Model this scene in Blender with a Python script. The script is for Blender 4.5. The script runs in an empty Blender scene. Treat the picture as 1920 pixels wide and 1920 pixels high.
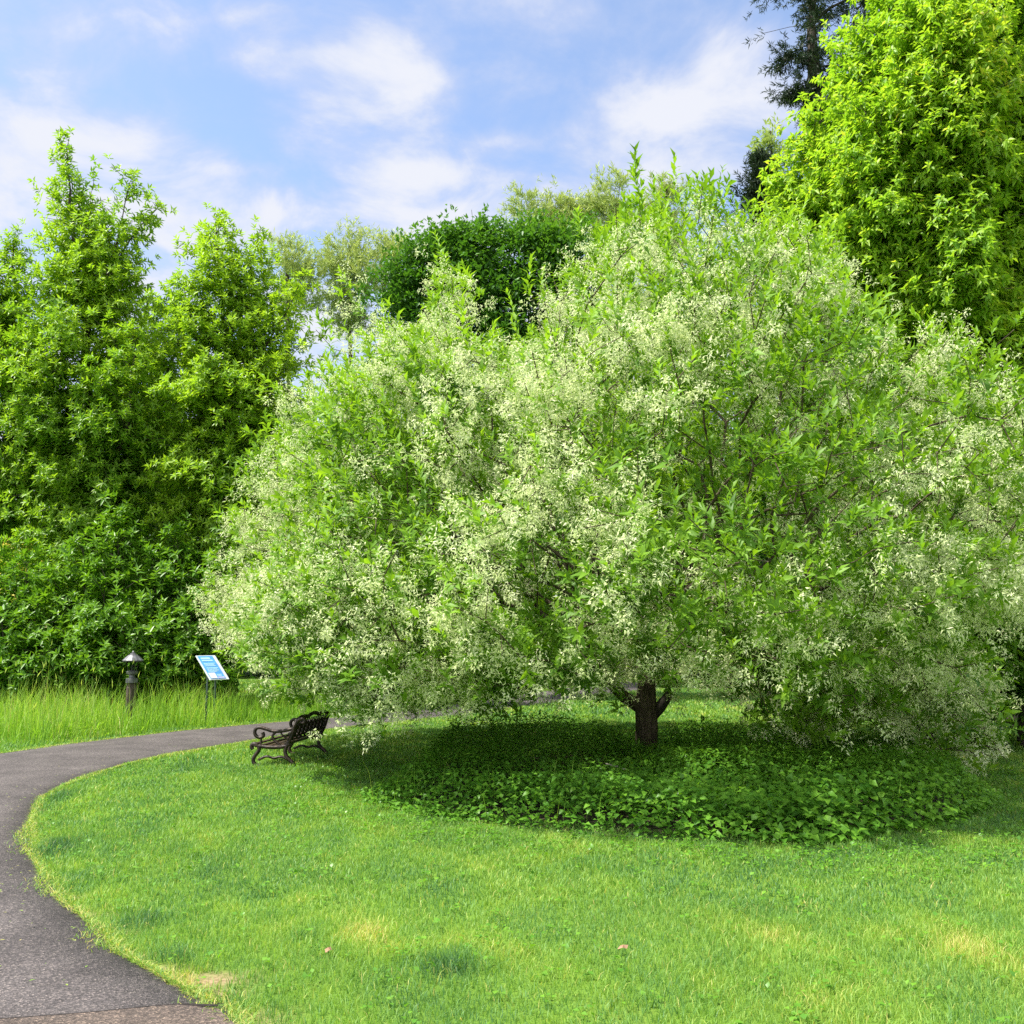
import bpy, math
import numpy as np
from mathutils import Vector

rng = np.random.default_rng(7)
scene = bpy.context.scene
COL = scene.collection

# ------------------------------------------------------------------ camera
F = 1844.0
PITCH = math.atan(240.0 / F)
CH = 1.7
cam_d = bpy.data.cameras.new("camera")
cam = bpy.data.objects.new("camera", cam_d)
COL.objects.link(cam)
cam.location = (0, 0, CH)
cam.rotation_euler = (math.pi / 2 + PITCH, 0, 0)
cam_d.sensor_width = 36
cam_d.lens = F / 1920 * 36
cam_d.clip_end = 2000
scene.camera = cam
cp, sp = math.cos(PITCH), math.sin(PITCH)


def ray(px, py):
    u = (px - 960) / F
    v = (960 - py) / F
    return np.array([u, cp - v * sp, sp + v * cp])


def ground(px, py, z=0.0):
    d = ray(px, py)
    t = (z - CH) / d[2]
    return np.array([d[0] * t, d[1] * t, z])


def at(px, py, Y):
    d = ray(px, py)
    t = Y / d[1]
    return np.array([d[0] * t, Y, CH + d[2] * t])


def scl(Y):
    return Y / F          # metres per photo pixel, roughly


def proj(P):
    x, y, z = P[:, 0], P[:, 1], P[:, 2] - CH
    dep = y * cp + z * sp
    v = (-y * sp + z * cp) / dep
    return 960 + x / dep * F, 960 - v * F


def inpoly(px, py, poly):
    poly = np.array(poly, float)
    ins = np.zeros(len(px), bool)
    n = len(poly)
    j = n - 1
    for i in range(n):
        xi, yi = poly[i]
        xj, yj = poly[j]
        c = ((yi > py) != (yj > py)) & (px < (xj - xi) * (py - yi) / (yj - yi + 1e-9) + xi)
        ins ^= c
        j = i
    return ins


def norm(v):
    return v / (np.linalg.norm(v, axis=-1, keepdims=True) + 1e-9)


class Noise:
    def __init__(self, freq, n=14, seed=1, dim=3):
        r = np.random.default_rng(seed)
        self.k = r.normal(size=(n, dim)) * freq
        self.p = r.uniform(0, 6.28, n)

    def __call__(self, P):
        return np.sin(P @ self.k.T + self.p).sum(1) / math.sqrt(len(self.p) / 2)


# ------------------------------------------------------------------ object helpers
def tag(o, label=None, cat=None, group=None, kind=None):
    if label:
        o["label"] = label
    if cat:
        o["category"] = cat
    if group:
        o["group"] = group
    if kind:
        o["kind"] = kind
    return o


def thing(name, loc, label, cat, group=None, rz=0.0):
    o = bpy.data.objects.new(name, None)
    COL.objects.link(o)
    o.location = loc
    o.rotation_euler = (0, 0, rz)
    o.empty_display_size = 0.2
    return tag(o, label, cat, group)


def mesh_obj(name, V, loops, starts, mat, parent=None, var=None, smooth=False, local=True, extra=None):
    """flat numpy mesh; V world coordinates, moved into the parent's frame"""
    V = np.asarray(V, np.float32)
    if parent is not None and local:
        V = V - np.array(parent.location, np.float32)
    me = bpy.data.meshes.new(name)
    me.vertices.add(len(V))
    me.vertices.foreach_set("co", V.ravel())
    me.loops.add(len(loops))
    me.loops.foreach_set("vertex_index", np.asarray(loops, np.int32))
    me.polygons.add(len(starts))
    me.polygons.foreach_set("loop_start", np.asarray(starts, np.int32))
    if smooth:
        me.polygons.foreach_set("use_smooth", np.ones(len(starts), bool))
    me.update(calc_edges=True)
    if var is not None:
        a = me.attributes.new("var", 'FLOAT', 'POINT')
        a.data.foreach_set("value", np.asarray(var, np.float32))
    me.materials.append(mat)
    o = bpy.data.objects.new(name, me)
    COL.objects.link(o)
    if parent is not None:
        o.parent = parent
    return o


def tris(name, V, T, mat, **k):
    T = np.asarray(T, np.int32)
    return mesh_obj(name, V, T.ravel(), np.arange(len(T)) * 3, mat, **k)


def quads(name, V, Q, mat, **k):
    Q = np.asarray(Q, np.int32)
    return mesh_obj(name, V, Q.ravel(), np.arange(len(Q)) * 4, mat, **k)


class MB:
    """small hand modelling mesh builder"""

    def __init__(self):
        self.v = []
        self.f = []

    def add(self, vs, fs):
        b = len(self.v)
        self.v += [tuple(map(float, q)) for q in vs]
        self.f += [tuple(b + i for i in f) for f in fs]

    def box(self, x0, x1, y0, y1, z0, z1):
        vs = [(x, y, z) for z in (z0, z1) for y in (y0, y1) for x in (x0, x1)]
        self.add(vs, [(0, 2, 3, 1), (4, 5, 7, 6), (0, 1, 5, 4), (2, 6, 7, 3), (0, 4, 6, 2), (1, 3, 7, 5)])

    def lathe(self, prof, n=16, cx=0, cy=0, rib=0.0, square=False):
        rings = []
        for r, z in prof:
            ring = []
            for i in range(n):
                a = 2 * math.pi * i / n + (math.pi / n if square else 0)
                rr = r * (1 + (rib if i % 2 else -rib))
                ring.append((cx + rr * math.cos(a), cy + rr * math.sin(a), z))
            rings.append(ring)
        vs = [p for ring in rings for p in ring]
        fs = []
        for k in range(len(prof) - 1):
            for i in range(n):
                j = (i + 1) % n
                fs.append((k * n + i, k * n + j, (k + 1) * n + j, (k + 1) * n + i))
        fs.append(tuple(range(n))[::-1])
        fs.append(tuple((len(prof) - 1) * n + i for i in range(n)))
        self.add(vs, fs)

    def tube(self, pts, r, n=6, closed=False):
        pts = [np.array(p, float) for p in pts]
        m = len(pts)
        rs = r if hasattr(r, '__len__') else [r] * m
        vs = []
        ref = np.array([0.13, 0.97, 0.21])
        for i, p in enumerate(pts):
            a = pts[(i - 1) % m] if (closed or i > 0) else p
            b = pts[(i + 1) % m] if (closed or i < m - 1) else p
            t = norm(b - a)
            s = np.cross(t, ref)
            if np.linalg.norm(s) < 0.1:
                s = np.cross(t, np.array([1.0, 0, 0]))
            s = norm(s)
            q = np.cross(t, s)
            for k in range(n):
                an = 2 * math.pi * k / n
                vs.append(p + rs[i] * (math.cos(an) * s + math.sin(an) * q))
        fs = []
        for i in range(m if closed else m - 1):
            i2 = (i + 1) % m
            for k in range(n):
                k2 = (k + 1) % n
                fs.append((i * n + k, i * n + k2, i2 * n + k2, i2 * n + k))
        if not closed:
            fs.append(tuple(range(n))[::-1])
            fs.append(tuple((m - 1) * n + k for k in range(n)))
        self.add(vs, fs)

    def build(self, name, mat, parent=None, bevel=0.0, smooth=False):
        me = bpy.data.meshes.new(name)
        me.from_pydata(self.v, [], self.f)
        me.update()
        me.materials.append(mat)
        if smooth:
            me.polygons.foreach_set("use_smooth", np.ones(len(me.polygons), bool))
        o = bpy.data.objects.new(name, me)
        COL.objects.link(o)
        if parent is not None:
            o.parent = parent
        if bevel:
            b = o.modifiers.new("bevel", 'BEVEL')
            b.width = bevel
            b.segments = 2
        return o


# ------------------------------------------------------------------ materials
def new_mat(name):
    m = bpy.data.materials.new(name)
    m.use_nodes = True
    nt = m.node_tree
    nt.nodes.clear()
    out = nt.nodes.new("ShaderNodeOutputMaterial")
    return m, nt, out


def ramp(nt, stops, interp='LINEAR'):
    r = nt.nodes.new("ShaderNodeValToRGB")
    r.color_ramp.interpolation = interp
    el = r.color_ramp.elements
    while len(el) > 1:
        el.remove(el[-1])
    el[0].position = stops[0][0]
    el[0].color = (*stops[0][1], 1)
    for p, c in stops[1:]:
        e = el.new(p)
        e.color = (*c, 1)
    return r


def leaf_mat(name, stops, trans=0.4, tint=(1.5, 1.35, 0.5), gloss=0.25, rough=0.5):
    """thin leaf: diffuse + gloss, and light passing through; colour runs along 'var'"""
    m, nt, out = new_mat(name)
    L = nt.links
    a = nt.nodes.new("ShaderNodeAttribute")
    a.attribute_name = "var"
    r = ramp(nt, stops)
    L.new(a.outputs["Fac"], r.inputs[0])
    p = nt.nodes.new("ShaderNodeBsdfPrincipled")
    p.inputs["Roughness"].default_value = rough
    p.inputs["Specular IOR Level"].default_value = gloss
    L.new(r.outputs[0], p.inputs["Base Color"])
    mul = nt.nodes.new("ShaderNodeMix")
    mul.data_type = 'RGBA'
    mul.blend_type = 'MULTIPLY'
    mul.inputs[0].default_value = 1
    mul.inputs[7].default_value = (*tint, 1)
    L.new(r.outputs[0], mul.inputs[6])
    t = nt.nodes.new("ShaderNodeBsdfTranslucent")
    L.new(mul.outputs[2], t.inputs["Color"])
    mx = nt.nodes.new("ShaderNodeMixShader")
    mx.inputs[0].default_value = trans
    L.new(p.outputs[0], mx.inputs[1])
    L.new(t.outputs[0], mx.inputs[2])
    L.new(mx.outputs[0], out.inputs[0])
    return m


def noise_mat(name, c1, c2, scale=8.0, rough=0.85, bump=0.3, metal=0.0, stretch=None, spec=0.3, bscale=None, lo=.3, hi=.7):
    m, nt, out = new_mat(name)
    L = nt.links
    tc = nt.nodes.new("ShaderNodeTexCoord")
    mp = nt.nodes.new("ShaderNodeMapping")
    if stretch:
        mp.inputs["Scale"].default_value = stretch
    L.new(tc.outputs["Object"], mp.inputs[0])
    n = nt.nodes.new("ShaderNodeTexNoise")
    n.inputs["Scale"].default_value = scale
    n.inputs["Detail"].default_value = 6
    L.new(mp.outputs[0], n.inputs["Vector"])
    r = ramp(nt, [(lo, c1), (hi, c2)])
    L.new(n.outputs["Fac"], r.inputs[0])
    p = nt.nodes.new("ShaderNodeBsdfPrincipled")
    p.inputs["Roughness"].default_value = rough
    p.inputs["Metallic"].default_value = metal
    p.inputs["Specular IOR Level"].default_value = spec
    L.new(r.outputs[0], p.inputs["Base Color"])
    b = nt.nodes.new("ShaderNodeBump")
    b.inputs["Strength"].default_value = bump
    b.inputs["Distance"].default_value = 0.02
    if bscale:
        n2 = nt.nodes.new("ShaderNodeTexNoise")
        n2.inputs["Scale"].default_value = bscale
        n2.inputs["Detail"].default_value = 4
        L.new(mp.outputs[0], n2.inputs["Vector"])
        L.new(n2.outputs["Fac"], b.inputs["Height"])
    else:
        L.new(n.outputs["Fac"], b.inputs["Height"])
    L.new(b.outputs[0], p.inputs["Normal"])
    L.new(p.outputs[0], out.inputs[0])
    return m


def flat_mat(name, c, rough=0.5, metal=0.0):
    m, nt, out = new_mat(name)
    p = nt.nodes.new("ShaderNodeBsdfPrincipled")
    p.inputs["Base Color"].default_value = (*c, 1)
    p.inputs["Roughness"].default_value = rough
    p.inputs["Metallic"].default_value = metal
    nt.links.new(p.outputs[0], out.inputs[0])
    return m


M = {}
M['bark'] = noise_mat("grey_brown_bark", (0.05, 0.038, 0.026), (0.15, 0.115, 0.08), 7, 0.95, 1.0, stretch=(3, 3, .7), bscale=22)
M['bark_dark'] = noise_mat("dark_bark", (0.03, 0.025, 0.02), (0.09, 0.075, 0.06), 9, 0.95, 0.8, stretch=(3, 3, .7))
M['fringe_leaf'] = leaf_mat("fringe_leaf", [(0, (0.05, 0.13, 0.018)), (0.5, (0.13, 0.27, 0.022)), (1, (0.24, 0.42, 0.035))], 0.42, (1.5, 1.4, .5), gloss=.3)
M['fringe_flower'] = leaf_mat("fringe_blossom", [(0, (0.46, 0.58, 0.22)), (0.6, (0.68, 0.75, 0.40)), (1, (0.86, 0.87, 0.64))], 0.40, (1.02, 1.02, .9), gloss=.15, rough=.7)
M['left_leaf'] = leaf_mat("broad_green_leaf", [(0, (0.036, 0.105, 0.014)), (0.5, (0.112, 0.255, 0.022)), (1, (0.29, 0.45, 0.038))], 0.42, (1.5, 1.48, .5), gloss=.35, rough=.42)
M['shrub_leaf'] = leaf_mat("shrub_leaf", [(0, (0.03, 0.10, 0.014)), (0.5, (0.08, 0.21, 0.02)), (1, (0.17, 0.33, 0.025))], 0.36, (1.5, 1.45, .5), gloss=.4, rough=.4)
M['maple_leaf'] = leaf_mat("fresh_maple_leaf", [(0, (0.09, 0.23, 0.025)), (0.5, (0.215, 0.39, 0.038)), (0.9, (0.39, 0.54, 0.06)), (1, (0.56, 0.54, 0.10))], 0.44, (1.42, 1.42, .5), gloss=.3, rough=.45)
M['dark_leaf'] = leaf_mat("dark_green_leaf", [(0, (0.022, 0.075, 0.014)), (0.5, (0.055, 0.16, 0.022)), (1, (0.12, 0.27, 0.035))], 0.35, (1.5, 1.45, .5), gloss=.35, rough=.45)
M['needle_dark'] = leaf_mat("dark_needles", [(0, (0.014, 0.03, 0.016)), (0.6, (0.03, 0.055, 0.026)), (1, (0.07, 0.10, 0.035))], 0.15, (1.2, 1.3, .7), gloss=.2)
M['needle_pale'] = leaf_mat("pale_needles", [(0, (0.19, 0.28, 0.10)), (0.5, (0.36, 0.46, 0.15)), (1, (0.58, 0.63, 0.24))], 0.3, (1.2, 1.2, .7), gloss=.2)
M['gold_leaf'] = leaf_mat("golden_leaf", [(0, (0.45, 0.42, 0.10)), (1, (0.75, 0.70, 0.25))], 0.4, (1.2, 1.1, .6))
M['grass'] = leaf_mat("lawn_blade", [(0, (0.06, 0.15, 0.06)), (0.3, (0.12, 0.26, 0.075)), (0.6, (0.21, 0.37, 0.065)), (0.82, (0.35, 0.47, 0.09)), (1, (0.56, 0.49, 0.18))], 0.38, (1.35, 1.35, .6), gloss=.3, rough=.5)
M['meadow'] = leaf_mat("meadow_blade", [(0, (0.08, 0.19, 0.025)), (0.5, (0.21, 0.40, 0.04)), (0.85, (0.33, 0.48, 0.08)), (1, (0.5, 0.5, 0.2))], 0.42, (1.35, 1.35, .6), gloss=.25, rough=.55)
M['cover'] = leaf_mat("ground_cover_leaf", [(0, (0.03, 0.10, 0.016)), (0.5, (0.075, 0.22, 0.022)), (1, (0.16, 0.34, 0.03))], 0.35, (1.5, 1.45, .5), gloss=.4, rough=.42)
M['iron'] = noise_mat("old_cast_iron", (0.012, 0.009, 0.008), (0.05, 0.03, 0.022), 18, 0.5, 0.4, metal=.3, spec=.5)
M['bench_slat'] = noise_mat("dark_stained_slat", (0.022, 0.013, 0.009), (0.075, 0.04, 0.028), 12, 0.45, 0.4, stretch=(1, 6, 6), spec=.6)
M['post_wood'] = noise_mat("weathered_post", (0.035, 0.026, 0.02), (0.10, 0.078, 0.062), 10, 0.85, 0.8, stretch=(4, 4, .5))
M['lamp_metal'] = noise_mat("grey_lamp_metal", (0.09, 0.09, 0.10), (0.20, 0.20, 0.215), 14, 0.45, 0.2, metal=.6)
M['lamp_dark'] = noise_mat("dark_lamp_metal", (0.02, 0.02, 0.018), (0.05, 0.045, 0.04), 14, 0.5, 0.2, metal=.4)
M['sign_post'] = noise_mat("green_grey_sign_post", (0.05, 0.075, 0.07), (0.10, 0.14, 0.13), 12, 0.5, 0.2, metal=.3)
M['white'] = flat_mat("white_print", (0.62, 0.66, 0.70), .45)
M['blue'] = noise_mat("blue_print", (0.07, 0.27, 0.62), (0.10, 0.38, 0.72), 9, 0.35, 0.0)
M['pale_blue'] = flat_mat("pale_blue_print", (0.42, 0.70, 0.86), .35)
M['lilac'] = flat_mat("lilac_print", (0.45, 0.47, 0.80), .35)
M['dead_leaf'] = noise_mat("dead_leaf", (0.22, 0.12, 0.07), (0.42, 0.26, 0.16), 30, .8, .3)


def glass_mat():
    m, nt, out = new_mat("lantern_glass")
    g = nt.nodes.new("ShaderNodeBsdfGlass")
    g.inputs["Roughness"].default_value = 0.02
    g.inputs["IOR"].default_value = 1.1
    g.inputs["Color"].default_value = (0.9, 0.95, 0.9, 1)
    nt.links.new(g.outputs[0], out.inputs[0])
    return m


M['glass'] = glass_mat()


# ground: earth under the grass, dry patches near the path
DIRT = [ground(392, 1838), ground(415, 1915), ground(290, 1822), ground(62, 1556), ground(360, 1868)]


def ground_material():
    m, nt, out = new_mat("turf_soil")
    L = nt.links
    tc = nt.nodes.new("ShaderNodeTexCoord")
    n = nt.nodes.new("ShaderNodeTexNoise")
    n.inputs["Scale"].default_value = 0.6
    n.inputs["Detail"].default_value = 8
    L.new(tc.outputs["Object"], n.inputs["Vector"])
    r = ramp(nt, [(0.3, (0.07, 0.14, 0.02)), (0.55, (0.11, 0.20, 0.025)), (0.8, (0.15, 0.20, 0.04))])
    L.new(n.outputs["Fac"], r.inputs[0])
    n2 = nt.nodes.new("ShaderNodeTexNoise")
    n2.inputs["Scale"].default_value = 40
    n2.inputs["Detail"].default_value = 5
    L.new(tc.outputs["Object"], n2.inputs["Vector"])
    soil = ramp(nt, [(0.3, (0.15, 0.095, 0.055)), (0.7, (0.36, 0.26, 0.165))])
    L.new(n2.outputs["Fac"], soil.inputs[0])
    a = nt.nodes.new("ShaderNodeAttribute")
    a.attribute_name = "var"
    mx = nt.nodes.new("ShaderNodeMix")
    mx.data_type = 'RGBA'
    L.new(a.outputs["Fac"], mx.inputs[0])
    L.new(r.outputs[0], mx.inputs[6])
    L.new(soil.outputs[0], mx.inputs[7])
    p = nt.nodes.new("ShaderNodeBsdfPrincipled")
    p.inputs["Roughness"].default_value = 0.95
    p.inputs["Specular IOR Level"].default_value = 0.1
    L.new(mx.outputs[2], p.inputs["Base Color"])
    b = nt.nodes.new("ShaderNodeBump")
    b.inputs["Strength"].default_value = 0.6
    b.inputs["Distance"].default_value = 0.02
    L.new(n2.outputs["Fac"], b.inputs["Height"])
    L.new(b.outputs[0], p.inputs["Normal"])
    L.new(p.outputs[0], out.inputs[0])
    return m


def asphalt_material(base_lo, base_hi, name, stone=(0.62, 0.58, 0.56)):
    m, nt, out = new_mat(name)
    L = nt.links
    tc = nt.nodes.new("ShaderNodeTexCoord")
    big = nt.nodes.new("ShaderNodeTexNoise")
    big.inputs["Scale"].default_value = 1.7
    big.inputs["Detail"].default_value = 5
    L.new(tc.outputs["Object"], big.inputs["Vector"])
    r = ramp(nt, [(0.35, base_lo), (0.7, base_hi)])
    L.new(big.outputs["Fac"], r.inputs[0])
    v = nt.nodes.new("ShaderNodeTexVoronoi")
    v.inputs["Scale"].default_value = 125
    L.new(tc.outputs["Object"], v.inputs["Vector"])
    sr = ramp(nt, [(0.0, (0.45, 0.43, 0.44)), (0.55, (1.0, 0.98, 1.0)), (0.8, (1.5, 1.42, 1.42)), (0.93, (2.0, 1.9, 1.85)), (1.0, (3.2, 3.0, 2.8))])
    sep = nt.nodes.new("ShaderNodeSeparateColor")
    L.new(v.outputs["Color"], sep.inputs[0])
    L.new(sep.outputs[0], sr.inputs[0])
    mul = nt.nodes.new("ShaderNodeMix")
    mul.data_type = 'RGBA'
    mul.blend_type = 'MULTIPLY'
    mul.inputs[0].default_value = 1
    L.new(r.outputs[0], mul.inputs[6])
    L.new(sr.outputs[0], mul.inputs[7])
    p = nt.nodes.new("ShaderNodeBsdfPrincipled")
    p.inputs["Roughness"].default_value = 0.85
    p.inputs["Specular IOR Level"].default_value = 0.35
    L.new(mul.outputs[2], p.inputs["Base Color"])
    b = nt.nodes.new("ShaderNodeBump")
    b.inputs["Strength"].default_value = 0.7
    b.inputs["Distance"].default_value = 0.006
    L.new(v.outputs["Distance"], b.inputs["Height"])
    L.new(b.outputs[0], p.inputs["Normal"])
    L.new(p.outputs[0], out.inputs[0])
    return m


# ------------------------------------------------------------------ path outline (world x,y)
inner_px = [(470, 1945), (450, 1920), (385, 1875), (333, 1853), (285, 1822), (233, 1797), (200, 1765), (167, 1733), (127, 1697), (98, 1668), (77, 1640), (64, 1610),
            (57, 1587), (54, 1565), (55, 1548), (60, 1530), (68, 1513), (85, 1497), (107, 1481), (150, 1462), (200, 1446), (240, 1434), (287, 1423), (340, 1412), (400, 1403), (470, 1391), (560, 1376), (650, 1365),
            (750, 1355), (850, 1343), (950, 1330), (1040, 1317), (1130, 1303), (1230, 1291)]
outer_px = [(1180, 1278), (1110, 1285), (1040, 1294), (900, 1314), (830, 1325), (700, 1339), (600, 1349), (470, 1359), (400, 1366), (330, 1372), (240, 1383), (150, 1393), (70, 1404), (0, 1415)]
inner = np.array([ground(*p)[:2] for p in inner_px])
outer = np.array([ground(*p)[:2] for p in outer_px])
inner = np.vstack([[[-1.2, 3.2], [-0.9, 0.5], [-0.9, -6]][::-1], inner])
outer = np.vstack([outer, [[-8.6, 13.2], [-9.0, 10.8], [-8.0, 8.0], [-6.6, 5.4], [-5.2, 3.0], [-4.4, 0.0], [-4.2, -6]]])


def smooth_line(P, it=2):
    for _ in range(it):
        Q = [P[0]]
        for a, b in zip(P[:-1], P[1:]):
            Q += [.75 * a + .25 * b, .25 * a + .75 * b]
        Q.append(P[-1])
        P = np.array(Q)
    return P


inner_s = smooth_line(inner)
outer_s = smooth_line(outer)
path_poly = np.vstack([inner_s, outer_s])


def seg_dist(P, L):
    """distance of points P (n,2) to polyline L"""
    best = np.full(len(P), 1e9)
    for a, b in zip(L[:-1], L[1:]):
        ab = b - a
        t = np.clip(((P - a) @ ab) / (ab @ ab + 1e-12), 0, 1)
        best = np.minimum(best, np.linalg.norm(P - (a + t[:, None] * ab), axis=1))
    return best


def on_path(P):
    return inpoly(P[:, 0], P[:, 1], path_poly)


# ground sheet: fine grid near, coarse far
gx = np.concatenate([[-700, -200, -70, -40], np.arange(-24, 24.01, 0.3), [40, 70, 200, 700]])
gy = np.concatenate([[-300, -60, -20], np.arange(-6, 3, 1), np.arange(3, 12, 0.1), np.arange(12, 32, 0.5), [40, 60, 100, 300, 900]])
GX, GY = np.meshgrid(gx, gy)
GV = np.stack([GX.ravel(), GY.ravel(), np.zeros(GX.size)], 1)
dirt_rad = [0.075, 0.07, 0.05, 0.045, 0.06]
nz_d = Noise(9.0, seed=3, dim=2)


def dirt_amount(P):
    d = np.zeros(len(P))
    wob = np.clip(1 + .3 * nz_d(P), .65, 1.5)
    for c, r in zip(DIRT, dirt_rad):
        q = (P - c[:2]) / np.array([1.25, 1.0]) / r
        d = np.maximum(d, np.clip(1.7 - np.linalg.norm(q, axis=1) * wob, 0, 1))
    return d


gvar = dirt_amount(GV[:, :2])
near = (np.abs(GV[:, 0]) < 24) & (GV[:, 1] > 2) & (GV[:, 1] < 32)
dd = seg_dist(GV[near][:, :2], inner_s)
gvar[near] = np.maximum(gvar[near], np.clip(1 - dd / 0.07, 0, 1) * .8)
# bed of earth under the plants
BEDC = np.array([1.95, 12.1])
BEDR = np.array([3.35, 3.55])
nz_bed = Noise(1.3, seed=11, dim=2)


def bed_r(P):
    return np.linalg.norm((P - BEDC) / BEDR, axis=1) * (1 + .05 * nz_bed(P))


ny, nx = GX.shape
idx = np.arange(ny * nx).reshape(ny, nx)
GQ = np.stack([idx[:-1, :-1], idx[:-1, 1:], idx[1:, 1:], idx[1:, :-1]], -1).reshape(-1, 4)
g = quads("ground", GV, GQ, ground_material(), var=gvar)
tag(g, "green turf ground reaching back to the trees", None, kind="structure")

# path as a strip between the two edges
m_asph = asphalt_material((0.056, 0.050, 0.050), (0.090, 0.081, 0.080), "worn_asphalt")


def strip(n=420):
    def resample(L, n):
        d = np.concatenate([[0], np.cumsum(np.linalg.norm(np.diff(L, axis=0), axis=1))])
        t = np.linspace(0, d[-1], n)
        return np.stack([np.interp(t, d, L[:, k]) for k in range(2)], 1)
    A = resample(inner_s, n)
    B = resample(outer_s[::-1], n)
    e = rng.normal(size=(n, 2)) * 0.014
    A = A + e
    vs = []
    K = 9
    for k in range(K):
        t = k / (K - 1)
        z = 0.012 + 0.02 * math.sin(math.pi * t)
        vs.append(np.column_stack([A * (1 - t) + B * t, np.full(n, z)]))
    # skirts down into the soil
    vs = [np.column_stack([A, np.full(n, -.02)])] + vs + [np.column_stack([B, np.full(n, -.02)])]
    K += 2
    V = np.vstack(vs)
    idx = np.arange(K * n).reshape(K, n)
    Q = np.stack([idx[:-1, :-1], idx[:-1, 1:], idx[1:, 1:], idx[1:, :-1]], -1).reshape(-1, 4)
    return V, Q


V, Q = strip()
p = quads("path", V, Q[:, ::-1], m_asph, smooth=True)
tag(p, "curving dark grey asphalt footpath along the lawn", None, kind="structure")
# older browner surfacing at the very bottom, past a joint
m_old = asphalt_material((0.070, 0.056, 0.047), (0.105, 0.083, 0.068), "old_brown_asphalt")
jl = [ground(x, y, .037) for x, y in [(-260, 1925), (-100, 1918), (0, 1910), (90, 1904), (180, 1897), (250, 1890), (330, 1882), (408, 1884)]]
jf = [np.array([q[0] * 1.0 + .0, q[1] - 1.9, 0]) for q in jl]
Vp = []
for a, b in zip(jl, jf):
    Vp.append((a[0], a[1], 0.037))
    Vp.append((b[0], b[1], 0.037))
# clip the right end to the path edge
e_ = ground(500, 1975, .03)
Vp[-1] = (e_[0], e_[1], 0.030)
Vp[-2] = (Vp[-2][0], Vp[-2][1], 0.024)
Vp[-3] = (-1.5, 2.6, 0.034)
Qp = [(2 * i, 2 * i + 1, 2 * i + 3, 2 * i + 2) for i in range(len(jl) - 1)]
p2 = quads("path_patch", Vp, Qp, m_old)
tag(p2, "older brownish asphalt beyond a dark joint at the path's near end", None, kind="structure")
mb = MB()
mb.tube([(q[0], q[1], 0.034) for q in smooth_line(np.array(jl))], 0.006, 4)
jo = mb.build("path_joint", noise_mat("crack_tar", (0.015, 0.013, 0.012), (0.04, 0.033, 0.03), 30))
tag(jo, "dark crack line across the asphalt path", None, kind="structure")


# ------------------------------------------------------------------ foliage generators
def leaves(P, D, N, Ln, W, var, fold=0.25, droop=0.15, simple=False):
    """P base, D direction, N normal-ish, Ln length (n,), W width (n,)"""
    n = len(P)
    D = norm(D)
    S = norm(np.cross(D, N))
    N = np.cross(S, D)
    Ln = Ln[:, None]
    W = W[:, None]
    b = P
    mid = P + D * Ln * .42
    l = mid - S * W * .5 + N * W * fold
    r = mid + S * W * .5 + N * W * fold
    t = P + D * Ln - N * Ln * droop
    if simple:
        V = np.stack([b, l, r, t], 1).reshape(-1, 3)
        T = np.array([[0, 3, 1], [0, 2, 3]])
        k = 4
    else:
        m2 = mid + D * Ln * .08 + N * Ln * .02
        V = np.stack([b, l, r, t, m2], 1).reshape(-1, 3)
        T = np.array([[0, 4, 1], [0, 2, 4], [1, 4, 3], [4, 2, 3]])
        k = 5
    F_ = (np.arange(n)[:, None, None] * k + T[None]).reshape(-1, 3)
    return V, F_, np.repeat(var, k)


def merge(parts):
    Vs, Fs, vs = [], [], []
    o = 0
    for V, F_, v in parts:
        Vs.append(V)
        Fs.append(F_ + o)
        vs.append(v)
        o += len(V)
    return np.vstack(Vs), np.vstack(Fs), np.concatenate(vs)


def rand_dir(n):
    return norm(rng.normal(size=(n, 3)))


def skeleton(nodes, par, tips, seg=0.45, wlen=0.35, jit=0.06, up=0.0, nofork=0):
    """join every tip to a growing branch tree; returns node array, parent array"""
    cap = len(nodes) + len(tips) * 14
    X = np.zeros((cap, 3))
    Lp = np.zeros(cap)
    pr = np.full(cap, -1)
    n = len(nodes)
    X[:n] = nodes
    pr[:n] = par
    for i in range(n):
        if par[i] >= 0:
            Lp[i] = Lp[par[i]] + np.linalg.norm(X[i] - X[par[i]])
    order = np.argsort(np.linalg.norm(tips - X[n - 1], axis=1))
    tipid = np.zeros(len(tips), int)
    for k in order:
        t = tips[k]
        if n > cap - 30:
            break
        d = np.linalg.norm(X[1:n] - t, axis=1)
        cost = d + wlen * Lp[1:n]
        cost[:nofork] += 4.0
        j = int(np.argmin(cost)) + 1
        a = X[j]
        m = max(1, int(round(d[j - 1] / seg)))
        m = min(m, 12)
        prev = j
        for s in range(1, m + 1):
            q = a + (t - a) * s / m
            if s < m:
                q = q + rng.normal(size=3) * jit * min(1, seg * 2) + np.array([0, 0, up * math.sin(math.pi * s / m) * d[j - 1]])
            X[n] = q
            pr[n] = prev
            Lp[n] = Lp[prev] + np.linalg.norm(q - X[prev])
            prev = n
            n += 1
        tipid[k] = prev
    return X[:n], pr[:n], tipid


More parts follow.
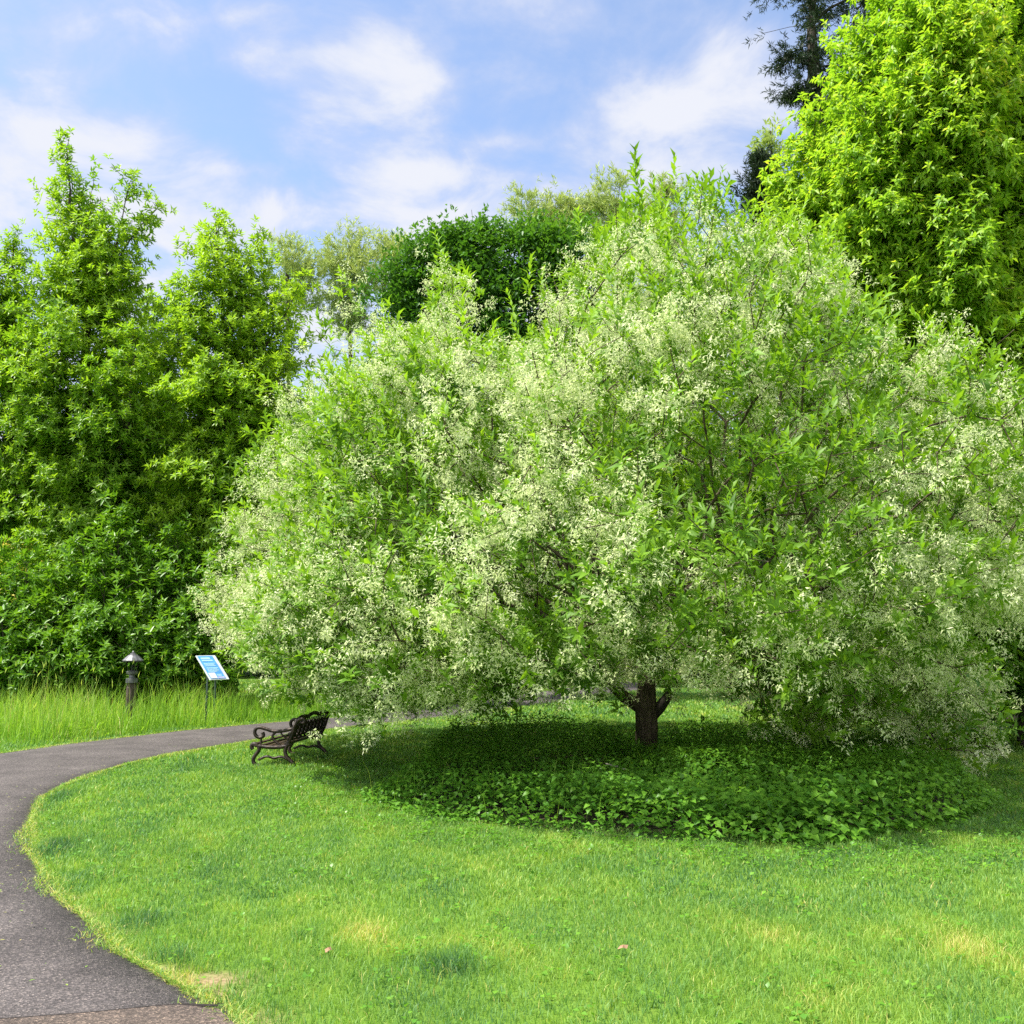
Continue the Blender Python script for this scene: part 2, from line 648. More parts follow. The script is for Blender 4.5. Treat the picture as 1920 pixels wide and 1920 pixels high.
def branch_mesh(X, pr, rroot, rtip=0.004, sides=6, minr=0.0):
    n = len(X)
    cnt = np.ones(n)
    haschild = np.zeros(n, bool)
    for i in range(n - 1, 0, -1):
        if pr[i] >= 0:
            if not haschild[i]:
                cnt[i] = 1
            haschild[pr[i]] = True
    c = np.where(haschild, 0.0, 1.0)
    for i in range(n - 1, 0, -1):
        if pr[i] >= 0:
            c[pr[i]] += c[i]
    c = np.maximum(c, 1)
    e = math.log(rroot / rtip) / math.log(c.max() + 1)
    R = rtip * c ** e
    kids = [[] for _ in range(n)]
    for i in range(1, n):
        if pr[i] >= 0:
            kids[pr[i]].append(i)
    main = [max(k, key=lambda q: c[q]) if k else -1 for k in kids]
    Vs, Qs = [], []
    off = 0
    ang = np.arange(sides) / sides * 2 * math.pi
    for i in range(n):
        start = (pr[i] < 0) or (main[pr[i]] != i)
        if not start:
            continue
        ch = []
        rr = []
        if pr[i] >= 0:
            ch.append(X[pr[i]])
            rr.append(min(R[i] * 1.25, R[pr[i]]))
        q = i
        while q >= 0:
            ch.append(X[q])
            rr.append(R[q])
            q = main[q]
        if max(rr) < minr or len(ch) < 2:
            continue
        ch = np.array(ch)
        rr = np.array(rr)
        t = np.gradient(ch, axis=0)
        t = norm(t)
        ref = np.array([0.3, 0.9, 0.1]) if abs(t[0] @ norm(np.array([0.3, 0.9, 0.1]))) < .9 else np.array([1.0, 0, 0])
        s = norm(np.cross(t, ref))
        q2 = np.cross(t, s)
        ns = sides + 6 if rr.max() > rroot * .5 else sides
        ang = np.arange(ns) / ns * 2 * math.pi
        lump = 1 + (.06 * np.sin(3 * ang + off) + .04 * np.sin(5 * ang))[None, :] if rr.max() > .05 else 1
        ring = ch[:, None] + (rr[:, None] * lump)[..., None] * (np.cos(ang)[None, :, None] * s[:, None] + np.sin(ang)[None, :, None] * q2[:, None])
        Vs.append(ring.reshape(-1, 3))
        m = len(ch)
        ix = np.arange(m * ns).reshape(m, ns) + off
        Qs.append(np.stack([ix[:-1], np.roll(ix[:-1], -1, 1), np.roll(ix[1:], -1, 1), ix[1:]], -1).reshape(-1, 4))
        off += m * ns
    return np.vstack(Vs), np.vstack(Qs)


# ------------------------------------------------------------------ the flowering fringe tree
FY = 14.3
SIL = [(392, 1060), (400, 970), (430, 910), (465, 860), (475, 800), (530, 775), (585, 735), (605, 655), (640, 605), (690, 575), (735, 610), (785, 600), (795, 540), (830, 495),
       (880, 530), (915, 600), (975, 605), (1000, 500), (1040, 482), (1090, 505), (1110, 440), (1135, 400), (1170, 450), (1215, 375), (1290, 370), (1320, 330), (1365, 395), (1420, 440),
       (1480, 415), (1560, 480), (1610, 545), (1650, 620), (1690, 680), (1735, 650), (1775, 600), (1840, 640), (1880, 700), (1960, 690), (2100, 800), (2180, 1000), (2100, 1150),
       (1900, 1130), (1850, 1165), (1740, 1165), (1740, 1225), (1835, 1235), (1860, 1300), (1890, 1390), (1885, 1450), (1820, 1440), (1740, 1408), (1680, 1385), (1610, 1350),
       (1560, 1385), (1500, 1400), (1450, 1385), (1400, 1340), (1350, 1305), (1300, 1255), (1270, 1235), (1240, 1215), (1190, 1215), (1150, 1262), (1090, 1270), (1040, 1250), (1000, 1300), (930, 1330),
       (880, 1330), (850, 1305), (800, 1320), (740, 1350), (690, 1325), (640, 1360), (605, 1400), (585, 1350), (520, 1325), (470, 1300), (440, 1240), (400, 1165), (388, 1100)]
FC = np.array([1.9, FY, 2.6])
nz_f = Noise(2.3, seed=21)


def fringe_points(n, smin=.62, smax=1.0, pw=2.2):
    out = []
    tot = 0
    while tot < n:
        m = 6000
        d = rand_dir(m)
        up = d[:, 2] > 0
        R = np.stack([np.where(d[:, 0] < 0, 6.6, 6.5), np.where(d[:, 1] < 0, 5.2, 5.4), np.where(up, 6.4, 2.5)], 1)
        s = smin + (smax - smin) * rng.uniform(0, 1, m) ** (1 / pw)
        wob = 1 + .12 * nz_f(d)
        P = FC + d * R * (s * wob)[:, None]
        hr = np.linalg.norm((P - FC)[:, :2], axis=1)
        zmin = np.where(hr < 3.2, 1.9 - .12 * hr, np.maximum(.15, 1.5 - .42 * (hr - 3.2)))
        ok = P[:, 2] > zmin + rng.uniform(-.1, .3, m)
        px, py = proj(P)
        ok &= inpoly(px, py, SIL)
        # looser, ragged parts of the crown
        th = np.ones(m)
        th[(px > 690) & (px < 1095) & (py < 635)] = .30
        th[(px > 890) & (px < 995) & (py < 660)] = .12
        th[(px > 1095) & (px < 1430) & (py < 470)] = .45
        th[(px > 1680) & (px < 1990) & (py < 740)] = .40
        th[(px > 590) & (px < 690) & (py < 760)] = .5
        th[(px > 880) & (px < 1420) & (py > 1070) & (P[:, 1] < FY)] = .38
        th[(px > 1000) & (px < 1080) & (py > 930) & (py < 1100) & (P[:, 1] < FY)] = .35
        ok &= rng.uniform(size=m) < th
        out.append(P[ok])
        tot += ok.sum()
    return np.vstack(out)[:n]


fr = thing("fringe_tree", tuple(ground(1212, 1430)), "large spreading tree covered in creamy white fringe blossom, standing in the leafy bed", "tree")
t_out = fringe_points(4100, .56)
k_ = rng.choice(len(t_out), 260)
stray = t_out[k_] + norm(t_out[k_] - FC) * rng.uniform(.15, .5, 260)[:, None] + np.array([0, 0, .1])
t_out = np.vstack([t_out, stray])
# low skirt of branches sweeping to the ground on the right
SK = [(1290, 1190), (1500, 1150), (1750, 1170), (1850, 1250), (1870, 1330), (1892, 1445), (1830, 1440), (1740, 1400), (1620, 1350), (1540, 1385), (1450, 1365), (1380, 1310)]
sk = []
while len(sk) < 330:
    q = (rng.uniform(1290, 1895), rng.uniform(1150, 1446))
    if inpoly(np.array([q[0]]), np.array([q[1]]), SK)[0]:
        w_ = at(q[0], q[1], rng.uniform(11.2, 14.2))
        if w_[2] > .12:
            sk.append(w_)
t_out = np.vstack([t_out, np.array(sk)])
SK2 = [(600, 1240), (1040, 1215), (1150, 1235), (1110, 1265), (1000, 1285), (930, 1312), (850, 1290), (760, 1318), (640, 1320)]
SK3 = [(1120, 1190), (1330, 1180), (1320, 1262), (1270, 1272), (1230, 1245), (1190, 1250), (1160, 1290), (1110, 1280)]
for poly_, cnt_, ya, yb, x0_, x1_, y0_, y1_ in ((SK2, 230, 9.8, 13.5, 600, 1150, 1215, 1350), (SK3, 70, 11.6, 13.2, 1110, 1330, 1180, 1290)):
    sk = []
    while len(sk) < cnt_:
        q = (rng.uniform(x0_, x1_), rng.uniform(y0_, y1_))
        if inpoly(np.array([q[0]]), np.array([q[1]]), poly_)[0]:
            sk.append(at(q[0], q[1], rng.uniform(ya, yb)))
    t_out = np.vstack([t_out, np.array(sk)])
t_in = fringe_points(850, .25, .62, 1.0)
tips = np.vstack([t_out, t_in])
b0 = ground(1212, 1430)
TY = b0[1]
nd = [b0 + (0, 0, -.1), b0 + (0, 0, .22), at(1213, 1362, TY), at(1212, 1332, TY), at(1212, 1300, TY), at(1216, 1262, TY), at(1224, 1215, TY + .05), at(1228, 1150, TY + .2),
      at(1172, 1308, TY - .1), at(1150, 1285, TY - .2), at(1118, 1240, TY - .45), at(1060, 1190, TY - .9),
      at(1190, 1235, TY + .3), at(1150, 1170, TY + .8), at(1275, 1190, TY + .35), at(1340, 1130, TY + .6),
      at(1240, 1195, TY - .4), at(1270, 1120, TY - 1.1)]
pa = [-1, 0, 1, 2, 3, 4, 5, 6, 3, 8, 9, 10, 5, 12, 5, 14, 5, 16]
X, pr, tipid = skeleton(np.array(nd), pa, tips, seg=.42, wlen=.42, jit=.05, up=.05, nofork=4)
Vb, Qb = branch_mesh(X, pr, 0.155, 0.0046, 6)
# trunk flare
zz = Vb[:, 2]
near_tr = (zz < .5) & (np.hypot(Vb[:, 0] - b0[0], Vb[:, 1] - b0[1]) < .4)
fl = 1 + .18 * np.clip(1 - zz[near_tr] / .3, 0, 1.3) ** 2
Vb[near_tr, 0] = b0[0] + (Vb[near_tr, 0] - b0[0]) * fl
Vb[near_tr, 1] = b0[1] + (Vb[near_tr, 1] - b0[1]) * fl
quads("trunk", Vb, Qb, M['bark'], parent=fr, smooth=True)
mb = MB()
stub = [at(1222, 1338, TY), at(1238, 1325, TY - .03), at(1248, 1312, TY - .06), at(1256, 1299, TY - .08)]
mb.tube([q - b0 for q in stub], [.11, .085, .07, .06], 10)
mb.build("broken_limb", M['bark_dark'], fr, smooth=True)

nz_clump = Noise(1.15, seed=5)
nz_small = Noise(3.0, seed=9)


def fringe_foliage():
    n = len(tips)
    back = X[pr[tipid]]
    tdir = norm(tips - back + 1e-6)
    outw = norm(tips - (FC + np.array([0, 0, -.5])))
    fl = .05 + nz_clump(tips) * .42 + nz_small(tips) * .34 + rng.normal(size=n) * .2
    height = (tips[:, 2] - 2.5) / 6
    # leafy shoots
    PL = []
    ns = np.where(fl < -0.25, 5, np.where(fl < .25, 3, 2))
    rep = np.repeat(np.arange(n), ns)
    k = len(rep)
    sb = tips[rep] - tdir[rep] * rng.uniform(0, .4, k)[:, None] + rng.normal(size=(k, 3)) * .13
    sd = norm(outw[rep] * .45 + tdir[rep] * .35 + np.array([0, 0, .75]) + rng.normal(size=(k, 3)) * .45)
    ls = rng.uniform(.10, .22, k)
    # strong leader shoots high on the crown
    lead = (rng.uniform(size=k) < .16 + .2 * (tips[rep, 2] > 6.6)) & (outw[rep, 2] > .35)
    ls = np.where(lead, rng.uniform(.3, .55, k), ls)
    nl = np.where(lead, 18, 9)
    rl = np.repeat(np.arange(k), nl)
    m = len(rl)
    first = np.concatenate([[0], np.cumsum(nl)[:-1]])
    i_in = np.arange(m) - first[rl]
    tt = (i_in + .5) / nl[rl]
    az = i_in * 2.4 + rng.uniform(0, .6, m)
    D = sd[rl]
    A = norm(np.cross(D, np.array([.37, .51, .77])))
    B = np.cross(D, A)
    rad = A * np.cos(az)[:, None] + B * np.sin(az)[:, None]
    opn = (1.1 - .75 * tt)[:, None]
    ld = norm(D * (.55 + .5 * tt)[:, None] + rad * opn + rng.normal(size=(m, 3)) * .12)
    P = sb[rl] + D * (ls[rl] * tt)[:, None]
    Ln = rng.uniform(.10, .185, m) * (1 - .2 * tt)
    N = norm(D * 1.0 + np.array([0, 0, .4]) - ld * .2)
    cl = .52 + .12 * nz_small(sb)[rl] + .22 * tt + np.where(lead[rl], .12, 0) + rng.normal(size=m) * .12
    leaf = leaves(P, ld, N, Ln, Ln * rng.uniform(.30, .40, m), np.clip(cl, 0, 1), fold=.22, droop=.22)
    # blossom panicles
    nf = np.clip(np.round(3.2 + fl * 6.0 + .8 * (1 - height)), 0, 12).astype(int)
    nf = np.where(np.arange(n) >= len(t_out), nf // 4, nf)
    pxt, pyt = proj(tips)
    nf = np.where((pyt > 1330) & (pxt > 1300), np.minimum(nf, 2), nf)
    rep = np.repeat(np.arange(n), nf)
    k = len(rep)
    pb = tips[rep] - tdir[rep] * rng.uniform(0, .45, k)[:, None] + rng.normal(size=(k, 3)) * .14
    pd = norm(np.array([0, 0, -.85]) + outw[rep] * .45 + rng.normal(size=(k, 3)) * .45)
    pl = rng.uniform(.13, .25, k)
    NP = 38
    tt = rng.uniform(0, 1, (k, NP))
    rr = (.088 * (1 - .5 * tt)) * np.sqrt(rng.uniform(0, 1, (k, NP)))
    az = rng.uniform(0, 6.283, (k, NP))
    A = norm(np.cross(pd, np.array([.37, .51, .77])))
    B = np.cross(pd, A)
    off = A[:, None] * (np.cos(az) * rr)[..., None] + B[:, None] * (np.sin(az) * rr)[..., None]
    P = (pb[:, None] + pd[:, None] * (pl[:, None] * tt)[..., None] + off).reshape(-1, 3)
    m = len(P)
    D = norm(norm(off).reshape(-1, 3) * .7 + np.array([0, 0, -.5]) + rng.normal(size=(m, 3)) * .6)
    S = norm(np.cross(D, rand_dir(m)))
    Ln = rng.uniform(.028, .052, m)[:, None]
    W = rng.uniform(.006, .010, m)[:, None]
    V = np.stack([P - S * W, P + S * W, P + D * Ln], 1).reshape(-1, 3)
    T = np.arange(m * 3).reshape(-1, 3)
    v = np.clip(.62 + rng.normal(size=m) * .2 + np.repeat(rng.normal(size=k) * .1, NP), 0, 1)
    fv = np.repeat(v, 3)
    return leaf, (V, T, fv)


lf, ff = fringe_foliage()
tris("crown", lf[0], lf[1], M['fringe_leaf'], parent=fr, var=lf[2])
tris("blossom", ff[0], ff[1], M['fringe_flower'], parent=fr, var=ff[2])


# ------------------------------------------------------------------ other trees
def crown_tree(name, label, cat, base, blobs, Y, mat, ncl, npc, L=(.13, .19), aspect=.38, spread=.42, flat=.35, shell=(.55, 1.0),
               bright=.5, hb=.0, group=None, trunk_r=.16, bark='bark_dark', droop=.15, style='spray', shoots=True, depth_mul=.9, tipvar=0.0, seedfreq=1.4, upb=.5, nodes=None, stem=True, nbr=380, boost=None):
    base = np.array(base, float)
    root = thing(name, tuple(base), label, cat, group)
    cs, rs, w = [], [], []
    for b in blobs:
        px, py, rx, ry = b[:4]
        dy = b[4] if len(b) > 4 else 0.0
        y = Y + dy
        c = at(px, py, y)
        k = scl(y)
        cs.append(c)
        rs.append((rx * k, max(.3, depth_mul * (rx + ry) / 2 * k), ry * k))
        w.append(rx * ry + 500)
    cs = np.array(cs)
    rs = np.array(rs)
    w = np.array(w, float)
    w /= w.sum()
    bi = rng.choice(len(cs), ncl, p=w)
    d = rand_dir(ncl)
    s = shell[0] + (shell[1] - shell[0]) * rng.uniform(0, 1, ncl) ** .55
    C = cs[bi] + d * rs[bi] * s[:, None]
    C[:, 2] = np.maximum(C[:, 2], .25)
    nout = int(ncl * (.16 if style != 'needle' else .1))
    bo = rng.choice(len(cs), nout, p=w)
    do = norm(rng.normal(size=(nout, 3)) + np.array([0, 0, .45]))
    Co = cs[bo] + do * (rs[bo] * rng.uniform(1.0, 1.12, nout)[:, None] + rng.uniform(.1, .5, nout)[:, None] * min(1.2, spread * 2.2))
    Co[:, 2] = np.maximum(Co[:, 2], .2)
    isout = np.concatenate([np.zeros(len(C), bool), np.ones(nout, bool)])
    C = np.vstack([C, Co])
    d = np.vstack([d, do])
    bi = np.concatenate([bi, bo])
    nz = Noise(seedfreq, seed=int(abs(base[0] * 100)) + 3)
    keep = nz(C) > -1.0
    C, d, bi, isout = C[keep], d[keep], bi[keep], isout[keep]
    n = len(C)
    top = cs[:, 2].max() + rs[:, 2].max()
    bot = max(0, (cs[:, 2] - rs[:, 2]).min())
    if stem:
        ti = rng.choice(n, min(nbr, n), replace=False)
        tp = C[ti] - d[ti] * .15
        if nodes is None:
            cx = (cs[:, 0] * w).sum()
            cy = (cs[:, 1] * w).sum()
            zt = top - (top - bot) * .12
            ixt = int(np.argmax(cs[:, 2]))
            nodes = [base + (0, 0, -.1)]
            for q in np.linspace(.12, 1, 10):
                z = zt * q
                f = q ** 1.5
                nodes.append(np.array([base[0] + (cs[ixt, 0] - base[0]) * f + rng.normal() * .08, base[1] + (cs[ixt, 1] - base[1]) * f + rng.normal() * .08, z]))
        pa = [-1] + list(range(len(nodes) - 1))
        Xs, prs, _ = skeleton(np.array(nodes), pa, tp, seg=.7, wlen=.3, jit=.08, up=.06)
        Vt, Qt = branch_mesh(Xs, prs, trunk_r, .008, 6)
        quads("trunk", Vt, Qt, M[bark], parent=root, smooth=True)
    sf = np.clip(np.minimum(rs[bi, 0], rs[bi, 2]) / (1.9 * spread), .32, 1.0)
    sf = np.where(isout, .42, sf)
    rep = np.repeat(np.arange(n), np.where(isout, int(npc * .38), npc))
    m = len(rep)
    outw = norm(d * np.array([1, 1, .6]) + np.array([0, 0, .15]))
    if style == 'spray':       # layered, roughly horizontal sprays that rise a little outward
        A = norm(outw * np.array([1, 1, .25]) + 1e-4)
        B = norm(np.cross(A, np.array([0, 0, 1.0])))
        Nn = np.cross(B, A)
        u = rng.normal(size=m) * spread
        v = rng.normal(size=m) * spread
        hgt = rng.normal(size=m) * spread * flat
        P = C[rep] + A[rep] * u[:, None] + B[rep] * v[:, None] + np.array([0, 0, 1.0]) * hgt[:, None]
        # lay leaves along short shoots
        g_ = rng.integers(0, 7, m)
        key = rep * 7 + g_
        sh = rng.normal(size=(n * 7, 3)) * sf.repeat(7)[:, None] * spread * np.array([1, 1, flat])
        sdir = norm(outw.repeat(7, 0) * .8 + norm(sh) * .7 + np.array([0, 0, upb]))
        along = rng.uniform(0, .32, m) * (spread / .42)
        P = .25 * P + .75 * (C[rep] + sh[key] + sdir[key] * along[:, None]) if shoots else P
        D = norm(sdir[key] * .6 + rand_dir(m) * .75 + np.array([0, 0, .05]))
        N = norm(np.array([0, 0, 1.0]) + rand_dir(m) * .55)
        tipness = along / (.32 * spread / .42)
    elif style == 'droop':     # hanging compound leaves
        sh = rng.normal(size=(n * 6, 3)) * sf.repeat(6)[:, None] * spread * np.array([1, 1, .75])
        g_ = rng.integers(0, 6, m)
        key = rep * 6 + g_
        sdir = norm(outw.repeat(6, 0) * .8 + rng.normal(size=(n * 6, 3)) * .5 + np.array([0, 0, .35]))
        along = rng.uniform(0, .35, m)
        arch = -1.1 * along ** 2
        P = C[rep] + sh[key] + sdir[key] * along[:, None] + rng.normal(size=(m, 3)) * .035
        P[:, 2] += arch
        hd = rand_dir(m) * np.array([1, 1, .2])
        D = norm(hd * .8 + sdir[key] * .35 + np.array([0, 0, -.45]))
        N = norm(np.array([0, 0, 1.0]) + hd * .5 + rand_dir(m) * .3)
        tipness = along / .35
    elif style == 'needle':    # fans of needles on upturned twigs
        sh = rng.normal(size=(n * 6, 3)) * sf.repeat(6)[:, None] * spread * np.array([1, 1, flat])
        g_ = rng.integers(0, 6, m)
        key = rep * 6 + g_
        sdir = norm(outw.repeat(6, 0) * 1.0 + rng.normal(size=(n * 6, 3)) * .4 + np.array([0, 0, upb]))
        along = rng.uniform(0, 1, m) * spread * .9
        P = C[rep] + sh[key] + sdir[key] * along[:, None]
        D = norm(sdir[key] * .7 + rand_dir(m) * .7)
        N = rand_dir(m)
        tipness = along / (spread * .9)
    P[:, 2] = np.maximum(P[:, 2], .03)
    Ln = rng.uniform(L[0], L[1], m)
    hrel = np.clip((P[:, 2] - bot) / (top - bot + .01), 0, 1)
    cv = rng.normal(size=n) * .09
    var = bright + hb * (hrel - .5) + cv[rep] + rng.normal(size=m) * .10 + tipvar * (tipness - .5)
    if boost is not None:
        var = var + boost(P)
    Vl, Tl, vl = leaves(P, D, N, Ln, Ln * aspect * rng.uniform(.8, 1.2, m), np.clip(var, 0, 1), fold=.18, droop=droop, simple=True)
    tris("crown", Vl, Tl, M[mat], parent=root, var=vl)
    return root


def rosettes(sb, sd, nl, L, asp, var, stem=.12, opn=1.1, droop=.22, vj=.1, hang=0.0):
    k = len(sb)
    rl = np.repeat(np.arange(k), nl)
    m = len(rl)
    i_in = np.arange(m) % nl
    tt = (i_in + .5) / nl
    az = i_in * 2.4 + np.repeat(rng.uniform(0, 6.28, k), nl) + rng.uniform(-.3, .3, m)
    D = sd[rl]
    A = norm(np.cross(D, np.array([.37, .51, .77])))
    B = np.cross(D, A)
    rad = A * np.cos(az)[:, None] + B * np.sin(az)[:, None]
    ld = norm(D * (.35 + .6 * tt)[:, None] + rad * (opn - .6 * tt)[:, None] + rng.normal(size=(m, 3)) * .15 - np.array([0, 0, hang]))
    P = sb[rl] + D * (stem * tt)[:, None]
    Ln = rng.uniform(L[0], L[1], m) * (1 - .25 * tt)
    N = norm(D * .7 + np.array([0, 0, .7]))
    v = var[rl] + .15 * tt + rng.normal(size=m) * vj
    return leaves(P, ld, N, Ln, Ln * asp * rng.uniform(.85, 1.15, m), np.clip(v, 0, 1), fold=.18, droop=droop, simple=True)


def layered_tree(name, label, cat, basex, Y, leaders, mat, L=(.14, .22), asp=.36, nbr=23, bright=.55, group=None, trunk_r=.17, nl=8, spacing=.11, elev=(55, 12),
                 droopy=.5, side=.5, vtop=.3, seed=0, hang=0.0, ldroop=.22, vj=.1, sec=.6):
    """leaders: list of (px polyline from low to high, [(py, half width px), ...], dy)"""
    base = np.array(gnd(basex, Y))
    root = thing(name, tuple(base), label, cat, group)
    X_, P_ = [base - np.array([0, 0, .1])], [-1]
    SB, SD, SV = [], [], []
    allz = [at(0, l[1][0][0], Y)[2] for l in leaders]
    ztop = max(allz)
    nzt = Noise(.9, seed=seed + 100)
    for li, (line, prof_, dy) in enumerate(leaders):
        pts = [at(q[0], q[1], Y + dy * min(1, i)) for i, q in enumerate(line)]
        if li == 0:
            par0 = 0
        else:
            dist = [np.linalg.norm(x - pts[0]) for x in X_]
            par0 = int(np.argmin(dist))
        chain = [X_[par0]] + pts[(0 if li == 0 else 1):]
        dense = [par0]
        for a_, b_ in zip(chain[:-1], chain[1:]):
            kk = max(1, int(np.linalg.norm(b_ - a_) / .35))
            for t in range(1, kk + 1):
                X_.append(a_ + (b_ - a_) * t / kk + rng.normal(size=3) * .025)
                P_.append(dense[-1])
                dense.append(len(X_) - 1)
        py_ = [q[0] for q in prof_]
        hw_ = [q[1] for q in prof_]
        zp = np.array([at(0, q, Y)[2] for q in py_])[::-1]
        hwp = np.array(hw_)[::-1] * scl(Y)
        zlo, zhi = zp[0], zp[-1]
        nb = int(nbr * (zhi - zlo) * (sec if li else 1.0))
        dn = np.array([X_[i] for i in dense])
        for b in range(nb):
            f = (b + rng.uniform()) / nb
            z = zlo + (zhi - zlo) * (1 - (1 - f) ** .85)
            ln = np.interp(z, zp, hwp) * rng.uniform(.66, 1.25)
            az = b * 2.399 + rng.uniform(-.5, .5)
            rel = (zhi - z) / max(1.0, (zhi - zlo))
            el = math.radians(elev[0] + (elev[1] - elev[0]) * min(1, rel * 1.6) + rng.normal() * 9)
            j = int(np.argmin(np.abs(dn[:, 2] - (z - ln * math.sin(el) * .55))))
            o = dn[j]
            hd_ = np.array([math.cos(az), math.sin(az), 0])
            if nzt((o + hd_ * ln)[None])[0] < -1.35:
                continue
            ns_ = max(2, int(ln / .28))
            prev = dense[j]
            pos = o.copy()
            for q in range(1, ns_ + 1):
                t = q / ns_
                e2 = el - droopy * t * t
                dirv = hd_ * math.cos(e2) + np.array([0, 0, math.sin(e2)])
                pos = pos + dirv * ln / math.cos(min(el, 1.0)) / ns_ * .9 + rng.normal(size=3) * .02
                X_.append(pos.copy())
                P_.append(prev)
                prev = len(X_) - 1
                if t < .22 and ns_ > 3:
                    continue
                # shoots spreading sideways in a flat fan
                lat = np.array([-hd_[1], hd_[0], 0])
                fan = side * (1.15 - t) * min(1.2, ln) + .08
                cnt_ = max(1, int(round((fan * 2 / spacing) * .9)))
                for c_ in range(cnt_):
                    w_ = rng.uniform(-1, 1) * fan
                    sb_ = pos + lat * w_ + dirv * rng.uniform(-.12, .18) + np.array([0, 0, rng.normal() * .13 - .12 * abs(w_)])
                    SB.append(sb_)
                    SD.append(dirv * .7 + lat * np.sign(w_) * .5 + np.array([0, 0, .45]) + rng.normal(size=3) * .25)
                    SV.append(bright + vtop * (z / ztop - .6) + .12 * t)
        # leader tip
        for q in range(16):
            SB.append(dn[-1 - q // 3 if q // 3 < len(dn) else -1] + rng.normal(size=3) * .10)
            SD.append(np.array([0, 0, 1.0]) + rng.normal(size=3) * .3)
            SV.append(bright + .2)
    SB, SD, SV = np.array(SB), norm(np.array(SD)), np.array(SV)
    SB[:, 2] = np.maximum(SB[:, 2], .12)
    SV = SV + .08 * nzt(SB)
    Vt, Qt = branch_mesh(np.array(X_), np.array(P_), trunk_r, .006, 5)
    quads("trunk", Vt, Qt, M['bark_dark'], parent=root, smooth=True)
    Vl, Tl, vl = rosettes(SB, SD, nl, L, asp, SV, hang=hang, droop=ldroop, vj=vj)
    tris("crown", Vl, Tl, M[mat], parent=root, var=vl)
    return root


gnd = lambda px, Y: (at(px, 1200, Y)[0], Y, 0.0)

# left: tall two-spired tree
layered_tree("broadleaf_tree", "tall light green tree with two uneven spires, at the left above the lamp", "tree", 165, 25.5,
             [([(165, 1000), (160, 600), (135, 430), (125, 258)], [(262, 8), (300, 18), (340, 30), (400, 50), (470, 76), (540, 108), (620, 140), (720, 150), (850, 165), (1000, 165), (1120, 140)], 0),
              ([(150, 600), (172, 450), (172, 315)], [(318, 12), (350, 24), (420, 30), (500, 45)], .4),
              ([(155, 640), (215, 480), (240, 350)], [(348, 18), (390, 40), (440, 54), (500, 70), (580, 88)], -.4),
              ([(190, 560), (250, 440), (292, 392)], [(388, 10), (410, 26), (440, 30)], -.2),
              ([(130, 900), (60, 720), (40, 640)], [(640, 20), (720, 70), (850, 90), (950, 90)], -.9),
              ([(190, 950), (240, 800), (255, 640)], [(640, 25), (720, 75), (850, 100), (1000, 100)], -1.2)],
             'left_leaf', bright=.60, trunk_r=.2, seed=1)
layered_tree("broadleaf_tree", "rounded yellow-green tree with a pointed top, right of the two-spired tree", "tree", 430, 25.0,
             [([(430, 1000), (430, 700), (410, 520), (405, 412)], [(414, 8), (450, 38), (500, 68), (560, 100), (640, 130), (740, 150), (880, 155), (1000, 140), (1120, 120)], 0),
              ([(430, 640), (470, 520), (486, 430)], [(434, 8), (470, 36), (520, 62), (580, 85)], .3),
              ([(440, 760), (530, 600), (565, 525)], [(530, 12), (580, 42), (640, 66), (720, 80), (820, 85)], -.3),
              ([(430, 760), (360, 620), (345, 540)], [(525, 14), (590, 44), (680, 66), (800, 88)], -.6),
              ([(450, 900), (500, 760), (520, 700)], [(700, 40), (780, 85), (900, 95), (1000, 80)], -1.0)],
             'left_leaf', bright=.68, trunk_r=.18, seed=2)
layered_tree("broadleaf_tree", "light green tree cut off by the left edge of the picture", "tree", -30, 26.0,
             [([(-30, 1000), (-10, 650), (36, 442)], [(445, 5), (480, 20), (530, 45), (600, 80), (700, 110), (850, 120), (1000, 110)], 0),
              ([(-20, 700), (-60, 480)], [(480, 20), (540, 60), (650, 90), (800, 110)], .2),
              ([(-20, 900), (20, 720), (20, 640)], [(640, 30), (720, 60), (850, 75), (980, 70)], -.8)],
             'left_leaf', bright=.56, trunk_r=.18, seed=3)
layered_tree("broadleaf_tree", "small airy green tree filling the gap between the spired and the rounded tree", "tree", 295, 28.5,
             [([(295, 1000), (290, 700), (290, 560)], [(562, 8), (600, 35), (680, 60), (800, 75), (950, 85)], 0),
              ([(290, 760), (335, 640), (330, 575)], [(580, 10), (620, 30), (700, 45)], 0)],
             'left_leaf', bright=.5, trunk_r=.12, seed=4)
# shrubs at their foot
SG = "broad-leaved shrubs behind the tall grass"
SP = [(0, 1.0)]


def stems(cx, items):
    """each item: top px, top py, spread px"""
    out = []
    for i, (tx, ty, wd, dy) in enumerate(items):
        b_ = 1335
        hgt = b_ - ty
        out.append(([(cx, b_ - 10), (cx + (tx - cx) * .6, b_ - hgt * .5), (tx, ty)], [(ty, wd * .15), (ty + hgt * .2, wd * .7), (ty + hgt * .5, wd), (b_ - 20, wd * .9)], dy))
    return out


